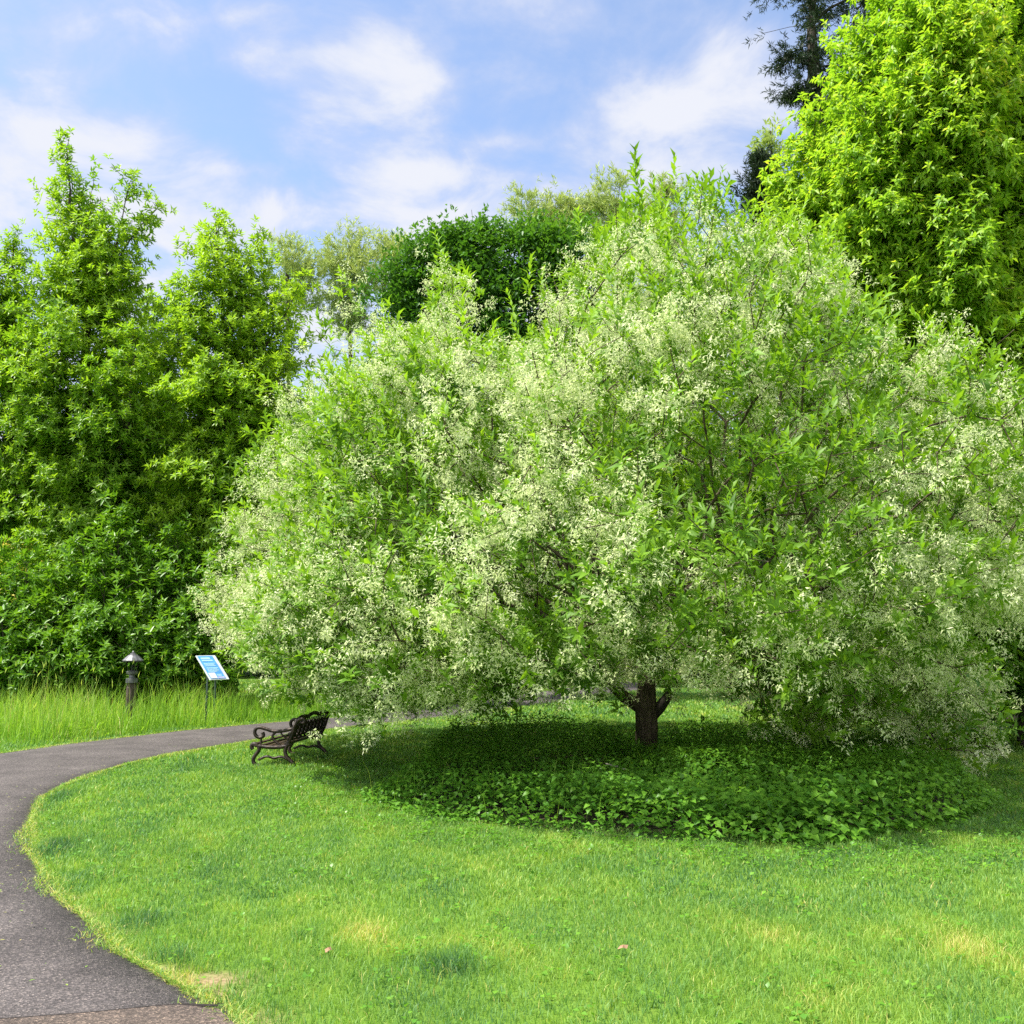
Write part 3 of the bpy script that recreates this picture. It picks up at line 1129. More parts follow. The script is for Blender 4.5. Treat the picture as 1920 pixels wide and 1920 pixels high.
for lab, bx, items, Y, br in [
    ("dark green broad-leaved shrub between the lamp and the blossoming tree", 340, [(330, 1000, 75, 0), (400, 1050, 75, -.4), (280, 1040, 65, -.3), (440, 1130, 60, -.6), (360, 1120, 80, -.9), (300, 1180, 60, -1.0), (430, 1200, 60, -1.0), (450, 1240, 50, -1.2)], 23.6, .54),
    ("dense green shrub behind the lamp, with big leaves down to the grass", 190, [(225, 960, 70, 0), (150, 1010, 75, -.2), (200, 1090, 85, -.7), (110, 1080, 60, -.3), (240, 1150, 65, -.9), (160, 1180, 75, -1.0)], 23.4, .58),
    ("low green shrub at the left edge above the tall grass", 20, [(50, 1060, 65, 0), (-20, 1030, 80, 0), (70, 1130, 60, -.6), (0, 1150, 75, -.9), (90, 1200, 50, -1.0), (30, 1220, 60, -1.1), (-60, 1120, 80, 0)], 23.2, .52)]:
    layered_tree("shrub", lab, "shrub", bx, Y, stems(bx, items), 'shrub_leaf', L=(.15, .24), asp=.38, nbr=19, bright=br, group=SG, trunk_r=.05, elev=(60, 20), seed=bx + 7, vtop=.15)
crown_tree("shrub", "golden yellow shrub seen through a gap at the left edge", "shrub", gnd(20, 31), [(25, 1035, 50, 40), (20, 1130, 50, 80)], 31, 'gold_leaf', 60, 60, L=(.12, .2), spread=.35, trunk_r=.05)

# dark round tree in the middle distance
crown_tree("broadleaf_tree", "dense dark green round-topped tree behind the blossoming tree", "tree", gnd(930, 36),
           [(895, 438, 34, 26), (830, 470, 24, 22), (1000, 450, 30, 26), (860, 475, 60, 45), (935, 475, 70, 50), (1010, 490, 70, 55), (1070, 470, 50, 55), (800, 510, 55, 55), (760, 560, 50, 50), (860, 560, 90, 70), (970, 580, 110, 80), (770, 640, 70, 70), (1080, 560, 60, 80), (900, 700, 160, 110), (1060, 700, 90, 110)],
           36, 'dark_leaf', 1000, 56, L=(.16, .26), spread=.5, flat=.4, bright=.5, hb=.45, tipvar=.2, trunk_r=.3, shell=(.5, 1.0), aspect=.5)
# pale pines on the skyline
PG = "pale pines on the skyline"
for lab, bx, bl, Y, nn in [
    ("pale olive pine with a rounded crown, right of the yellow-green tree", 655, [(655, 470, 38, 32), (625, 510, 28, 30), (670, 515, 40, 38), (650, 550, 45, 22), (640, 590, 30, 25), (680, 610, 40, 25)], 62, 170),
    ("narrow pale pine touching the dark round tree's left side", 732, [(738, 470, 26, 24), (728, 510, 26, 32), (735, 560, 26, 30)], 64, 90),
    ("sparse pale pine half hidden behind the yellow-green tree's right side", 545, [(535, 490, 30, 34), (562, 520, 26, 32), (555, 565, 30, 26)], 60, 70),
    ("pale pine behind the dark round tree, broad ragged top", 1020, [(985, 390, 26, 28), (1030, 385, 24, 24), (1060, 405, 24, 22), (1090, 400, 20, 24), (1010, 440, 50, 40), (1070, 450, 50, 40)], 60, 150),
    ("tallest pale pine, a narrow column rising left of the blossoming tree's top", 1152, [(1160, 360, 34, 28), (1130, 395, 24, 28), (1165, 410, 32, 38), (1160, 470, 36, 50)], 58, 150),
    ("thin wispy pale pine just left of the blossoming tree's highest shoots", 1240, [(1250, 370, 26, 24), (1235, 410, 32, 30), (1240, 470, 36, 50)], 62, 70)]:
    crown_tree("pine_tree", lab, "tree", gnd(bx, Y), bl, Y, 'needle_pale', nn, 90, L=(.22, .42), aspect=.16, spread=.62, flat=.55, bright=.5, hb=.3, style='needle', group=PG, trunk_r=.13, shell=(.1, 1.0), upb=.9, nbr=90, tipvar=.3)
# dark conifers by the right-hand tree
crown_tree("hemlock_tree", "dark drooping evergreen rising behind the bright green tree at the top right", "tree", gnd(1600, 27),
           [(1510, -60, 80, 60), (1490, 10, 60, 30), (1470, 45, 34, 24), (1540, 60, 60, 36), (1500, 90, 52, 26), (1480, 110, 30, 14), (1560, 130, 50, 30), (1510, 165, 45, 18), (1500, 185, 30, 10), (1560, 200, 40, 30), (1530, 235, 40, 26), (1600, 40, 80, 60), (1620, 200, 60, 100), (1640, -60, 90, 60), (1600, 330, 70, 90)],
           27, 'needle_dark', 520, 110, L=(.10, .2), aspect=.14, spread=.34, flat=.35, bright=.5, hb=0, style='needle', trunk_r=.25, shell=(.0, 1.0), upb=-.25, tipvar=.4, droop=.2)
crown_tree("conifer", "small dark pointed conifer at the bright green tree's left shoulder", "tree", gnd(1440, 30),
           [(1428, 320, 16, 30), (1425, 350, 22, 30), (1435, 385, 30, 30), (1450, 430, 40, 50)],
           30, 'needle_dark', 110, 110, L=(.12, .24), aspect=.14, spread=.26, flat=.4, bright=.45, style='needle', trunk_r=.1, shell=(.0, 1.0), upb=.2)
crown_tree("broadleaf_tree", "pale wispy treetop between the dark conifer and the bright green tree", "tree", gnd(1450, 34), [(1445, 268, 20, 20), (1455, 320, 24, 40), (1460, 420, 30, 60)], 34, 'needle_pale', 40, 50, L=(.16, .26), spread=.35, trunk_r=.1, aspect=.3)


# bright green tree on the right
def young(P):
    px, py = P[:, 0] / P[:, 1], P[:, 2]
    nzm = Noise(1.0, seed=77)
    return .06 * nzm(P) - .28 * np.clip((6.0 - P[:, 2]) / 4, 0, 1)


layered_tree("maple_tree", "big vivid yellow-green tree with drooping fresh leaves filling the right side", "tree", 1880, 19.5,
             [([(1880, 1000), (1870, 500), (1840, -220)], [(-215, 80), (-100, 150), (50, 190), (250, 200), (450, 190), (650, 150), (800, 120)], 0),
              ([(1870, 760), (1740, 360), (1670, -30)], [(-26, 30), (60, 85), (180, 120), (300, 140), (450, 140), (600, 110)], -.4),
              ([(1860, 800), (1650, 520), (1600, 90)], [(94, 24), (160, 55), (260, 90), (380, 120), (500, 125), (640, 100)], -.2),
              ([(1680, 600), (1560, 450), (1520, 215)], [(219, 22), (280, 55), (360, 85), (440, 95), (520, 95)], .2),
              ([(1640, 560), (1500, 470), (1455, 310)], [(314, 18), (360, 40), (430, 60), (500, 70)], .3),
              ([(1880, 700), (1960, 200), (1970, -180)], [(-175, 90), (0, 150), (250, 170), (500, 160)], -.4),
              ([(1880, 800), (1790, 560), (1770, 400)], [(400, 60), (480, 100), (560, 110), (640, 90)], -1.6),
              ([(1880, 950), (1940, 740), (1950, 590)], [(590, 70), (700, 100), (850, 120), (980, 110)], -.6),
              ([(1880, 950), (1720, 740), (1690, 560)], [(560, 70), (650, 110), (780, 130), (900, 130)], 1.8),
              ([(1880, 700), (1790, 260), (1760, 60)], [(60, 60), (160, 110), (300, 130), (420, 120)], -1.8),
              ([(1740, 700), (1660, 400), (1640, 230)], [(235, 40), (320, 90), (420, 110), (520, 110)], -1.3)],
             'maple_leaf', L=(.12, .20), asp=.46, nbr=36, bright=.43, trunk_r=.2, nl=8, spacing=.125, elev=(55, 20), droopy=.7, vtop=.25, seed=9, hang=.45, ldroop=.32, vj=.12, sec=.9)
crown_tree("shrub", "dark glossy green shrub beneath the blossom at the lower right edge", "shrub", gnd(1900, 16.2),
           [(1870, 1200, 90, 60), (1930, 1280, 120, 90), (1830, 1290, 90, 90), (1900, 1370, 120, 80), (1790, 1350, 70, 70), (2050, 1250, 140, 180), (1760, 1250, 80, 70, .8)],
           16.2, 'maple_leaf', 560, 60, L=(.09, .15), spread=.3, flat=.4, bright=.30, hb=.1, style='droop', trunk_r=.06, shell=(.35, 1.0), nbr=160, aspect=.5)
crown_tree("shrub", "shaded green shrub behind the blossoming tree's right half", "shrub", gnd(1700, 23),
           [(1650, 1050, 160, 130), (1750, 1150, 150, 90), (1600, 1180, 130, 70), (1850, 1000, 150, 150)],
           23, 'dark_leaf', 480, 56, L=(.14, .2), spread=.42, bright=.45, trunk_r=.08, shell=(.35, 1.0), nbr=160, aspect=.5)


crown_tree("broadleaf_tree", "mid green tree standing directly behind the blossoming tree's top", "tree", gnd(1590, 29),
           [(1300, 620, 110, 80), (1420, 560, 100, 80), (1180, 700, 110, 90), (1520, 640, 110, 100), (1350, 760, 200, 120), (1600, 760, 140, 120), (1150, 860, 160, 120), (1500, 900, 180, 120), (950, 850, 140, 110), (1000, 980, 160, 120), (1300, 1000, 200, 120)],
           29, 'dark_leaf', 1100, 56, L=(.16, .24), spread=.45, bright=.55, trunk_r=.2, shell=(.3, 1.0), aspect=.5)


# distant wood closing the view behind everything
def woodland():
    n = 5000
    Xc = rng.uniform(-34, 40, n)
    Yc = rng.uniform(44, 54, n)
    hz = Noise(.22, seed=4, dim=2)
    H = 9.5 + 1.6 * hz(np.stack([Xc, Yc], 1))
    Z = H * rng.uniform(0.02, 1, n) ** .8
    C = np.stack([Xc, Yc, Z], 1)
    m = n * 46
    rep = np.repeat(np.arange(n), 46)
    P = C[rep] + rng.normal(size=(m, 3)) * np.array([.8, .8, .45])
    P[:, 2] = np.abs(P[:, 2])
    D = norm(rand_dir(m) + np.array([0, -.3, .1]))
    N = norm(np.array([0, 0, 1.0]) + rand_dir(m) * .6)
    Ln = rng.uniform(.25, .42, m)
    v = np.clip(.5 + (rng.normal(size=n) * .15)[rep] + rng.normal(size=m) * .1, 0, 1)
    V, T, vv = leaves(P, D, N, Ln, Ln * .5, v, simple=True)
    o = tris("woodland", V, T, M['dark_leaf'], var=vv)
    tag(o, "dark green wood far behind the path and the trees", "woodland", kind="stuff")


woodland()


# ------------------------------------------------------------------ lawn
def blades(P, H, W, lean, var, k3=False):
    """P (n,2) bases"""
    n = len(P)
    a = rng.uniform(0, 6.283, n)
    S = np.stack([np.cos(a), np.sin(a), np.zeros(n)], 1) * W[:, None] * .5
    b = rng.uniform(0, 6.283, n)
    Ld = np.stack([np.cos(b), np.sin(b), np.zeros(n)], 1) * (lean * H)[:, None]
    B = np.column_stack([P, np.zeros(n)])
    up = np.array([0, 0, 1.0])
    mid = B + up * (H * .55)[:, None] + Ld * .35
    tip = B + up * (H * (1 - .3 * lean))[:, None] + Ld
    V = np.stack([B - S, B + S, mid - S * .75, mid + S * .75, tip], 1).reshape(-1, 3)
    T = np.array([[0, 1, 3], [0, 3, 2], [2, 3, 4]])
    F_ = (np.arange(n)[:, None, None] * 5 + T[None]).reshape(-1, 3)
    return V, F_, np.repeat(var, 5)


def scatter(y0, y1, dens, xmargin=1.2):
    ar = 0
    out = []
    ys = np.arange(y0, y1, .5)
    for a in ys:
        b = min(a + .5, y1)
        hw = .54 * b + xmargin
        k = int(dens * 2 * hw * (b - a))
        out.append(np.stack([rng.uniform(-hw, hw, k), rng.uniform(a, b, k)], 1))
    return np.vstack(out)


# patches: (photo px centre, radius px x, radius py y, kind strength)
def patchf(P, px, py, rx, ry):
    c = ground(px, py)[:2]
    ex = abs(ground(px + rx, py)[0] - c[0])
    ey = abs(ground(px, py - ry)[1] - ground(px, py + ry)[1]) / 2
    q = (P - c) / np.array([ex, ey])
    return np.exp(-(q ** 2).sum(1))


DRY = [(450, 1695, 90, 22, .34), (560, 1745, 110, 20, .30), (780, 1760, 90, 28, .36), (640, 1720, 80, 16, .22), (960, 1735, 160, 12, .22), (1450, 1760, 40, 14, .16), (400, 1765, 40, 14, .25),
       (1090, 1610, 120, 18, .16), (340, 1850, 50, 16, .45), (395, 1895, 60, 25, .30), (560, 1870, 60, 25, .18), (1000, 1920, 60, 20, .1), (1300, 1830, 120, 14, .10)]
COOL = [(290, 1730, 85, 32, .45), (110, 1595, 45, 22, .45), (95, 1505, 30, 18, .35), (440, 1870, 40, 45, .4), (840, 1820, 80, 28, .40), (560, 1760, 30, 10, .25), (150, 1650, 40, 12, .2), (320, 1800, 60, 25, .40),
        (1120, 1740, 90, 30, .2), (520, 1900, 60, 30, .25), (350, 1430, 60, 12, .25), (860, 1900, 90, 30, .2), (1400, 1700, 120, 25, .12), (700, 1850, 60, 20, .15), (1220, 1880, 80, 30, .14)]
nz_l1 = Noise(.9, seed=31, dim=2)
nz_l2 = Noise(3.2, seed=32, dim=2)
nz_l3 = Noise(8.0, seed=33, dim=2)


def lawn():
    parts = []
    for y0, y1, dens, hh, ww in [(3.4, 6.5, 5200, .050, .0042), (6.5, 9.5, 3400, .052, .0060), (9.5, 14, 1700, .055, .009), (14, 22, 700, .06, .015), (22, 42, 200, .08, .035)]:
        P = scatter(y0, y1, dens)
        ok = ~on_path(P)
        P = P[ok]
        din = seg_dist(P, inner_s)
        dou = seg_dist(P, outer_s)
        da = dirt_amount(P)
        br = bed_r(P)
        ok = (rng.uniform(size=len(P)) > da * 1.15) & (br > .9) & ((din > .05) | (rng.uniform(size=len(P)) < .55))
        # the meadow side of the path carries its own tall grass
        P, din, dou = P[ok], din[ok], dou[ok]
        n = len(P)
        dry = sum(.5 * w * patchf(P, a, b, c, d) for a, b, c, d, w in DRY)
        cool = sum(w * patchf(P, a, b, c, d) for a, b, c, d, w in COOL) * np.clip(.75 + .5 * nz_l2(P) + .55 * nz_l3(P), 0, 1.7)
        v = .50 + .05 * nz_l1(P) + .055 * nz_l2(P) + .07 * nz_l3(P) + .045 * np.sin(din * 5.2 + .6 * nz_l1(P)) + dry * np.clip(.8 + .4 * nz_l2(P) + .6 * nz_l3(P), 0, 1.9) - cool + rng.normal(size=n) * .12
        v = v + np.clip(1 - din / .12, 0, 1) * .25 * (rng.uniform(size=n) < .7)
        st = rng.uniform(size=n) < .03
        v[st] = rng.uniform(.85, 1, st.sum())
        H = hh * rng.uniform(.55, 1.25, n) * (1 + 1.3 * np.clip(cool, 0, .6) - .1 * np.clip(dry, 0, .6)) * (1 + .15 * nz_l2(P))
        H = np.clip(H, .015, .2)
        lean = np.clip(rng.normal(size=n) * .25 + .55, .1, 1.2)
        W = ww * rng.uniform(.7, 1.3, n)
        parts.append(blades(P, H, W, lean, np.clip(v, 0, 1)))
    # blades straggling over the path edge
    for L_, cnt in ((inner_s, 9000), (outer_s, 3500)):
        i = rng.integers(0, len(L_) - 1, cnt * 2)
        t = rng.uniform(size=len(i))[:, None]
        P = L_[i] * (1 - t) + L_[i + 1] * t
        P = P + rng.normal(size=(len(i), 2)) * .03 * (1 + .8 * np.clip(nz_l3(P * .6), -1, 2))[:, None]
        P = P[(P[:, 1] > 3.2) & (P[:, 1] < 24)]
        n = len(P)
        v = np.clip(.70 + rng.normal(size=n) * .24, 0, 1)
        parts.append(blades(P, rng.uniform(.02, .06, n), .0035 + .0004 * P[:, 1], rng.uniform(.5, 1.5, n), v))
    V, T, v = merge(parts)
    o = tris("lawn_grass", V, T, M['grass'], var=v)
    tag(o, "short mown bright green grass of the lawn, with dry yellow patches", "grass", kind="stuff")


lawn()


def lawn_clover():
    """small broad weeds among the grass, thickest round the bed"""
    P = scatter(4, 14, 90, .5)
    br = bed_r(P)
    k = (br > .98) & ~on_path(P) & (rng.uniform(size=len(P)) < np.where(br < 1.35, 1.0, .12 + .1 * (nz_l2(P) > .8)))
    P = P[k]
    rep = np.repeat(np.arange(len(P)), 5)
    m = len(rep)
    B = np.column_stack([P[rep] + rng.normal(size=(m, 2)) * .03, rng.uniform(.02, .06, m)])
    D = norm(np.column_stack([rng.normal(size=(m, 2)), rng.uniform(.1, .6, m)]))
    N = norm(np.array([0, 0, 1.0]) + rand_dir(m) * .3)
    Ln = rng.uniform(.02, .045, m)
    V, T, v = leaves(B, D, N, Ln, Ln * .75, np.clip(.75 + rng.normal(size=m) * .15, 0, 1), fold=.1)
    o = tris("lawn_weeds", V, T, M['cover'], var=v)
    tag(o, "small round-leaved weeds in the lawn round the leafy bed", "weeds", kind="stuff")


lawn_clover()


# ------------------------------------------------------------------ meadow of tall grass beyond the path
def meadow():
    parts = []
    n0 = 90000
    P = np.stack([rng.uniform(-15, 8, n0), rng.uniform(14, 34, n0)], 1)
    # beyond the outer edge: not in the loop of lawn
    side = ~on_path(P)
    oy = np.interp(P[:, 0], outer[:14, 0][::-1], outer[:14, 1][::-1])
    beyond = P[:, 1] - oy
    mown = np.interp(P[:, 0], [-13, -8.2, -7.4, -6.6, 10], [1.7, 1.2, .8, .1, .05])
    ok = side & (beyond > mown) & (beyond < 6.0 + 1.5 * (P[:, 0] > -4)) & (rng.uniform(size=n0) < np.clip(1.3 - beyond / 9, .3, 1))
    P, beyond, mown = P[ok], beyond[ok], mown[ok]
    n = len(P)
    nzm = Noise(1.1, seed=55, dim=2)
    edge = np.clip((beyond - mown) / .9, .25, 1)
    left = np.interp(P[:, 0], [-9, -4, -3, 0, 6], [1.0, .96, .9, .75, .5])
    lampd = np.exp(-((P - ground(243, 1362)[:2] + np.array([0, .5])) ** 2 / np.array([.10, .5])).sum(1))
    H = (1 - .45 * lampd) * (.72 + .12 * nzm(P)) * rng.uniform(.55, 1.3, n) * edge * left
    v = np.clip(.55 + .1 * nzm(P) + rng.normal(size=n) * .15 + (rng.uniform(size=n) < .05) * .4, 0, 1)
    parts.append(blades(P, H, rng.uniform(.008, .016, n), np.clip(rng.normal(size=n) * .18 + .3, .05, .9), v))
    # bases with low broad blades
    k = rng.choice(n, n // 2)
    Q = P[k] + rng.normal(size=(len(k), 2)) * .1
    parts.append(blades(Q, H[k] * .5, rng.uniform(.015, .028, len(k)), rng.uniform(.4, 1.2, len(k)), np.clip(v[k] - .05, 0, 1)))
    # flowering stalks standing above
    k = rng.choice(n, 260)
    Q = P[k]
    ok = Q[:, 0] < -2.5
    Q = Q[ok]
    H2 = H[k][ok] * 1.2 + rng.uniform(.25, .5, ok.sum())
    parts.append(blades(Q, H2, np.full(len(Q), .006), rng.uniform(.05, .25, len(Q)), np.full(len(Q), .85)))
    hb = np.column_stack([Q, H2 * .93])
    V, T, v2 = leaves(hb, norm(rng.normal(size=(len(Q), 3)) * .2 + np.array([0, 0, 1.0])), rand_dir(len(Q)), np.full(len(Q), .14), np.full(len(Q), .02), np.full(len(Q), .9), simple=True)
    parts.append((V, T, v2))
    V, T, v = merge(parts)
    V[:, 2] = np.maximum(V[:, 2], 0)
    o = tris("meadow_grass", V, T, M['meadow'], var=v)
    tag(o, "tall unmown light green grass between the path and the shrubs", "grass", kind="stuff")


meadow()


# ------------------------------------------------------------------ leafy bed under the tree
def bed():
    parts = []
    n0 = 68000
    P = np.stack([rng.uniform(-2.4, 6, n0), rng.uniform(8, 16.6, n0)], 1)
    r = bed_r(P)
    nzb = Noise(1.6, seed=61, dim=2)
    # low on the rim, mounded inside, taller to the back left
    Hm = np.clip((1.0 - r) * 2.4, 0, .26) + .09 + .05 * nzb(P)
    Hm = Hm - .15 * np.exp(-((P - b0[:2] + np.array([0, .5])) ** 2 / np.array([.3, .6])).sum(1))
    Hm = Hm + .27 * np.exp(-((P - np.array([-.1, 13.1])) ** 2 / np.array([1.5, 1.6])).sum(1)) + .12 * np.exp(-((P - np.array([3.6, 13.8])) ** 2 / np.array([1.6, 1.0])).sum(1)) + .08 * np.exp(-((P - np.array([.9, 14.6])) ** 2 / np.array([.3, .5])).sum(1))
    Hm = np.clip(Hm, .04, .6)
    ok = (r < 1.02) & (np.hypot(P[:, 0] - b0[0], P[:, 1] - b0[1]) > .22)
    P, r, Hm = P[ok], r[ok], Hm[ok]
    n = len(P)
    front = 1 / (1 + np.exp((P[:, 1] - 11.3 + .5 * nzb(P)) * 2.0))
    z = Hm * rng.uniform(.2, 1.1, n)
    B = np.column_stack([P, z])
    hd = rng.normal(size=(n, 2))
    D = norm(np.column_stack([hd + np.array([0, -.55]), rng.uniform(-.35, .45, n)]))
    N = norm(np.array([0, -.25, 1.0]) + rand_dir(n) * .4)
    big = np.clip((.55 - np.abs(P[:, 0] - 2.9) / 6) * 2, .35, 1)
    Ln = (.05 + .038 * front * big) * rng.uniform(.7, 1.3, n)
    asp = np.where(rng.uniform(size=n) < front, .72, .36)
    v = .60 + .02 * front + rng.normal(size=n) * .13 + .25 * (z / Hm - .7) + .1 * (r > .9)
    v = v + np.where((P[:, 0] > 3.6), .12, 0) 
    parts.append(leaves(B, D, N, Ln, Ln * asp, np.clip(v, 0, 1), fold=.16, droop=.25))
    # whorled narrow-leaved stems in the shady back
    k = rng.choice(np.where(front < .5)[0], 2600)
    rep = np.repeat(k, 9)
    m = len(rep)
    lv = rng.uniform(.4, 1, m)
    S = np.column_stack([P[rep] + rng.normal(size=(m, 2)) * .01, Hm[rep] * 1.25 * lv])
    D = norm(np.column_stack([rng.normal(size=(m, 2)), rng.uniform(-.1, .5, m)]))
    N = norm(np.array([0, 0, 1.0]) + rand_dir(m) * .3)
    Ln = rng.uniform(.06, .11, m)
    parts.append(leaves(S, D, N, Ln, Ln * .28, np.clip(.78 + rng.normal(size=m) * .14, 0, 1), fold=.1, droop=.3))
    V, T, v = merge(parts)
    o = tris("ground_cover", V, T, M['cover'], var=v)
    tag(o, "dense dark green leafy plants covering the bed round the trunk", "ground cover", kind="stuff")
    # long grass stems poking through
    n = 900
    P = np.stack([rng.uniform(-2, 5.4, n), rng.uniform(9, 16, n)], 1)
    P = P[(bed_r(P) < 1.0)]
    n = len(P)
    Vg, Tg, vg = blades(P, rng.uniform(.3, .62, n), np.full(n, .007), rng.uniform(.1, .6, n), np.clip(.5 + rng.normal(size=n) * .2, 0, 1))
    # tufts of short grass at the trunk's foot
    n2 = 1500
    a = rng.uniform(0, 6.28, n2)
    rr = rng.uniform(.15, .6, n2)
    Q = np.stack([b0[0] + np.cos(a) * rr, b0[1] - .1 + np.sin(a) * rr], 1)
    parts = [(Vg, Tg, vg), blades(Q, rng.uniform(.08, .2, n2), np.full(n2, .009), rng.uniform(.2, .9, n2), np.clip(.4 + rng.normal(size=n2) * .15, 0, 1))]
    V, T, v = merge(parts)
    o = tris("bed_grass", V, T, M['meadow'], var=v)
    tag(o, "long loose grass stems growing through the leafy bed", "grass", kind="stuff")


bed()
# soil of the bed, a thin sheet on the lawn
a = np.linspace(0, 2 * math.pi, 65)[:-1]
Vs = np.column_stack([BEDC[0] + np.cos(a) * BEDR[0] * .97, BEDC[1] + np.sin(a) * BEDR[1] * .97, np.full(64, .006)])
so = mesh_obj("bed_soil", Vs, np.arange(64), [0], noise_mat("dark_bed_soil", (0.02, 0.017, 0.012), (0.06, 0.045, 0.03), 9, .95, .6))
tag(so, "dark soil of the planted bed", None, kind="structure")

# ------------------------------------------------------------------ small fallen things
for lab, px, py, s, rz in [("pinkish tan dead leaf lying in the near lawn", 1168, 1791, .034, .4), ("pale brown dead leaf on the lawn by the bare earth", 615, 1796, .03, 1.3)]:
    q = ground(px, py)
    mb = MB()
    mb.add([(-s, 0, .035), (-s * .2, s * .6, .045), (s * .7, s * .4, .038), (s, 0, .05), (s * .5, -s * .5, .036), (-s * .3, -s * .55, .046), (0, 0, .055)],
           [(0, 6, 1), (1, 6, 2), (2, 6, 3), (3, 6, 4), (4, 6, 5), (5, 6, 0)])
    o = mb.build("dead_leaf", M['dead_leaf'])
    o.location = (q[0], q[1], 0)
    o.rotation_euler = (0, 0, rz)
    tag(o, lab, "leaf", "dead leaves on the lawn")
n_ = 260
i_ = rng.integers(30, len(inner_s) - 1, n_)
off__ = np.abs(rng.normal(size=n_)) * .35 + .02
pc = inner_s[i_] + rng.normal(size=(n_, 2)) * .05
outw_ = norm(np.column_stack([pc - np.array([1.0, 9.5]), np.zeros(n_)]))[:, :2]
pc = pc + outw_ * off__[:, None]
pc = pc[on_path(pc)]
n_ = len(pc)
Bp = np.column_stack([pc, np.full(n_, .040)])
Dp = norm(np.column_stack([rng.normal(size=(n_, 2)), rng.uniform(.0, .15, n_)]))
Lp__ = rng.uniform(.012, .035, n_)
V, T, v = leaves(Bp, Dp, np.tile([0, 0, 1.0], (n_, 1)) + rand_dir(n_) * .2, Lp__, Lp__ * .4, rng.uniform(.6, 1, n_), fold=.2, droop=0.0)
o = tris("path_litter", V, T, M['grass'], var=v)
tag(o, "scattered grass clippings and leaf bits along the path's lawn edge", "litter", kind="stuff")
q = ground(1165, 1528)
mb = MB()
mb.tube([(-.16, .10, .30), (0, 0, .27), (.14, -.12, .22)], [.008, .01, .006], 6)
o = mb.build("stick", noise_mat("pale_twig", (0.25, .22, .18), (.45, .42, .36), 20))
q = ground(1165, 1485)
o.location = (q[0], q[1], 0)
tag(o, "pale broken twig lying on the broad leaves of the bed", "twig")

# ------------------------------------------------------------------ bench
P0 = ground(512, 1437)
P1 = ground(590, 1410)
dv = (P1 - P0)[:2]
ang = math.atan2(dv[1], dv[0])
bench = thing("park_bench", (P0[0], P0[1], 0), "dark ornate cast iron garden bench with curved back beside the path, half under the blossom", "bench", rz=ang)
BL = 1.45
# local axes: x along the bench (near end 0 -> far end BL), +y towards the path (front), z up


def prof(x, pts, r, n=6, mb=None, closed=False):
    mb.tube([(x, p[0], p[1]) for p in smooth_line(np.array(pts, float), 2)], r, n, closed)


for x in (0.02, BL - .02):
    mb = MB()
    # front leg with scroll
    prof(x, [(.20, .0), (.27, .02), (.30, .08), (.26, .15), (.20, .22), (.24, .29), (.30, .30), (.33, .26), (.30, .22)], .026, mb=mb)
    # seat rail
    prof(x, [(.30, .28), (.15, .255), (.0, .25), (-.14, .26), (-.22, .30)], .026, mb=mb)
    # rear leg running up into the back
    prof(x, [(-.30, .0), (-.27, .05), (-.18, .12), (-.15, .20), (-.19, .30), (-.25, .42), (-.28, .54), (-.33, .62), (-.40, .645), (-.43, .61), (-.40, .575)], .026, mb=mb)
    # brace between legs
    prof(x, [(.22, .08), (.10, .14), (.0, .10), (-.10, .14), (-.24, .07)], .017, mb=mb)
    # arm: loop at the front, down-post, sweep to the back
    prof(x, [(-.25, .50), (-.12, .47), (.02, .46), (.14, .50), (.24, .52), (.29, .47), (.27, .40), (.20, .37), (.15, .40), (.17, .45)], .024, mb=mb)
    prof(x, [(.20, .385), (.18, .33), (.20, .28)], .014, mb=mb)
    prof(x, [(-.02, .46), (.04, .40), (.0, .34), (-.06, .30), (-.10, .26)], .017, mb=mb)
    prof(x, [(-.20, .36), (-.12, .40), (-.08, .46)], .011, mb=mb)
    mb.build("end_frame", M['iron'], bench, smooth=True)
# seat slats
sy = np.linspace(.29, -.17, 6)
for i, y in enumerate(sy):
    z = .29 - .022 * math.sin((i / 5) * math.pi) * 1.5 + (.02 if i == 5 else 0)
    mb = MB()
    mb.box(0, BL, y - .032, y + .032, z - .011, z + .011)
    mb.build("seat_slat", M['bench_slat'], bench, bevel=.004)
# back: rails and cast tracery
mb = MB()
n = 40
top = []
for i in range(n + 1):
    t = i / n
    z = .60 + .035 * math.sin(math.pi * t) + .03 * abs(math.sin(3 * math.pi * t))
    top.append((t * BL, -.305 - .05 * (z - .6), z))
mb.tube(top, .028, 6)
mb.tube([(0, -.20, .345), (BL, -.20, .345)], .014, 6)
mb.build("top_rail", M['iron'], bench, smooth=True)
mb = MB()
for k in range(9):
    x0 = BL * (k + .5) / 9
    w = BL / 9 * .5
    back = lambda z: -.20 - (z - .345) * .40
    ring = [(x0 + w * .85 * math.cos(q), back(.47 + .075 * math.sin(q)), .47 + .085 * math.sin(q)) for q in np.linspace(0, 6.283, 17)[:-1]]
    mb.tube(ring, .017, 5, closed=True)
    ring = [(x0 + w * .38 * math.cos(q), back(.47), .47 + .04 * math.sin(q)) for q in np.linspace(0, 6.283, 13)[:-1]]
    mb.tube(ring, .009, 5, closed=True)
    mb.tube([(x0 - w, back(.35), .35), (x0 - w * .6, back(.40), .40), (x0, back(.385), .385), (x0 + w * .6, back(.40), .40), (x0 + w, back(.35), .35)], .010, 5)
    mb.tube([(x0, back(.555), .555), (x0, back(.61), .61)], .011, 5)
    mb.tube([(x0 - w, back(.345), .345), (x0 - w, back(.61), .61)], .009, 5)
mb.build("backrest", M['iron'], bench, smooth=True)

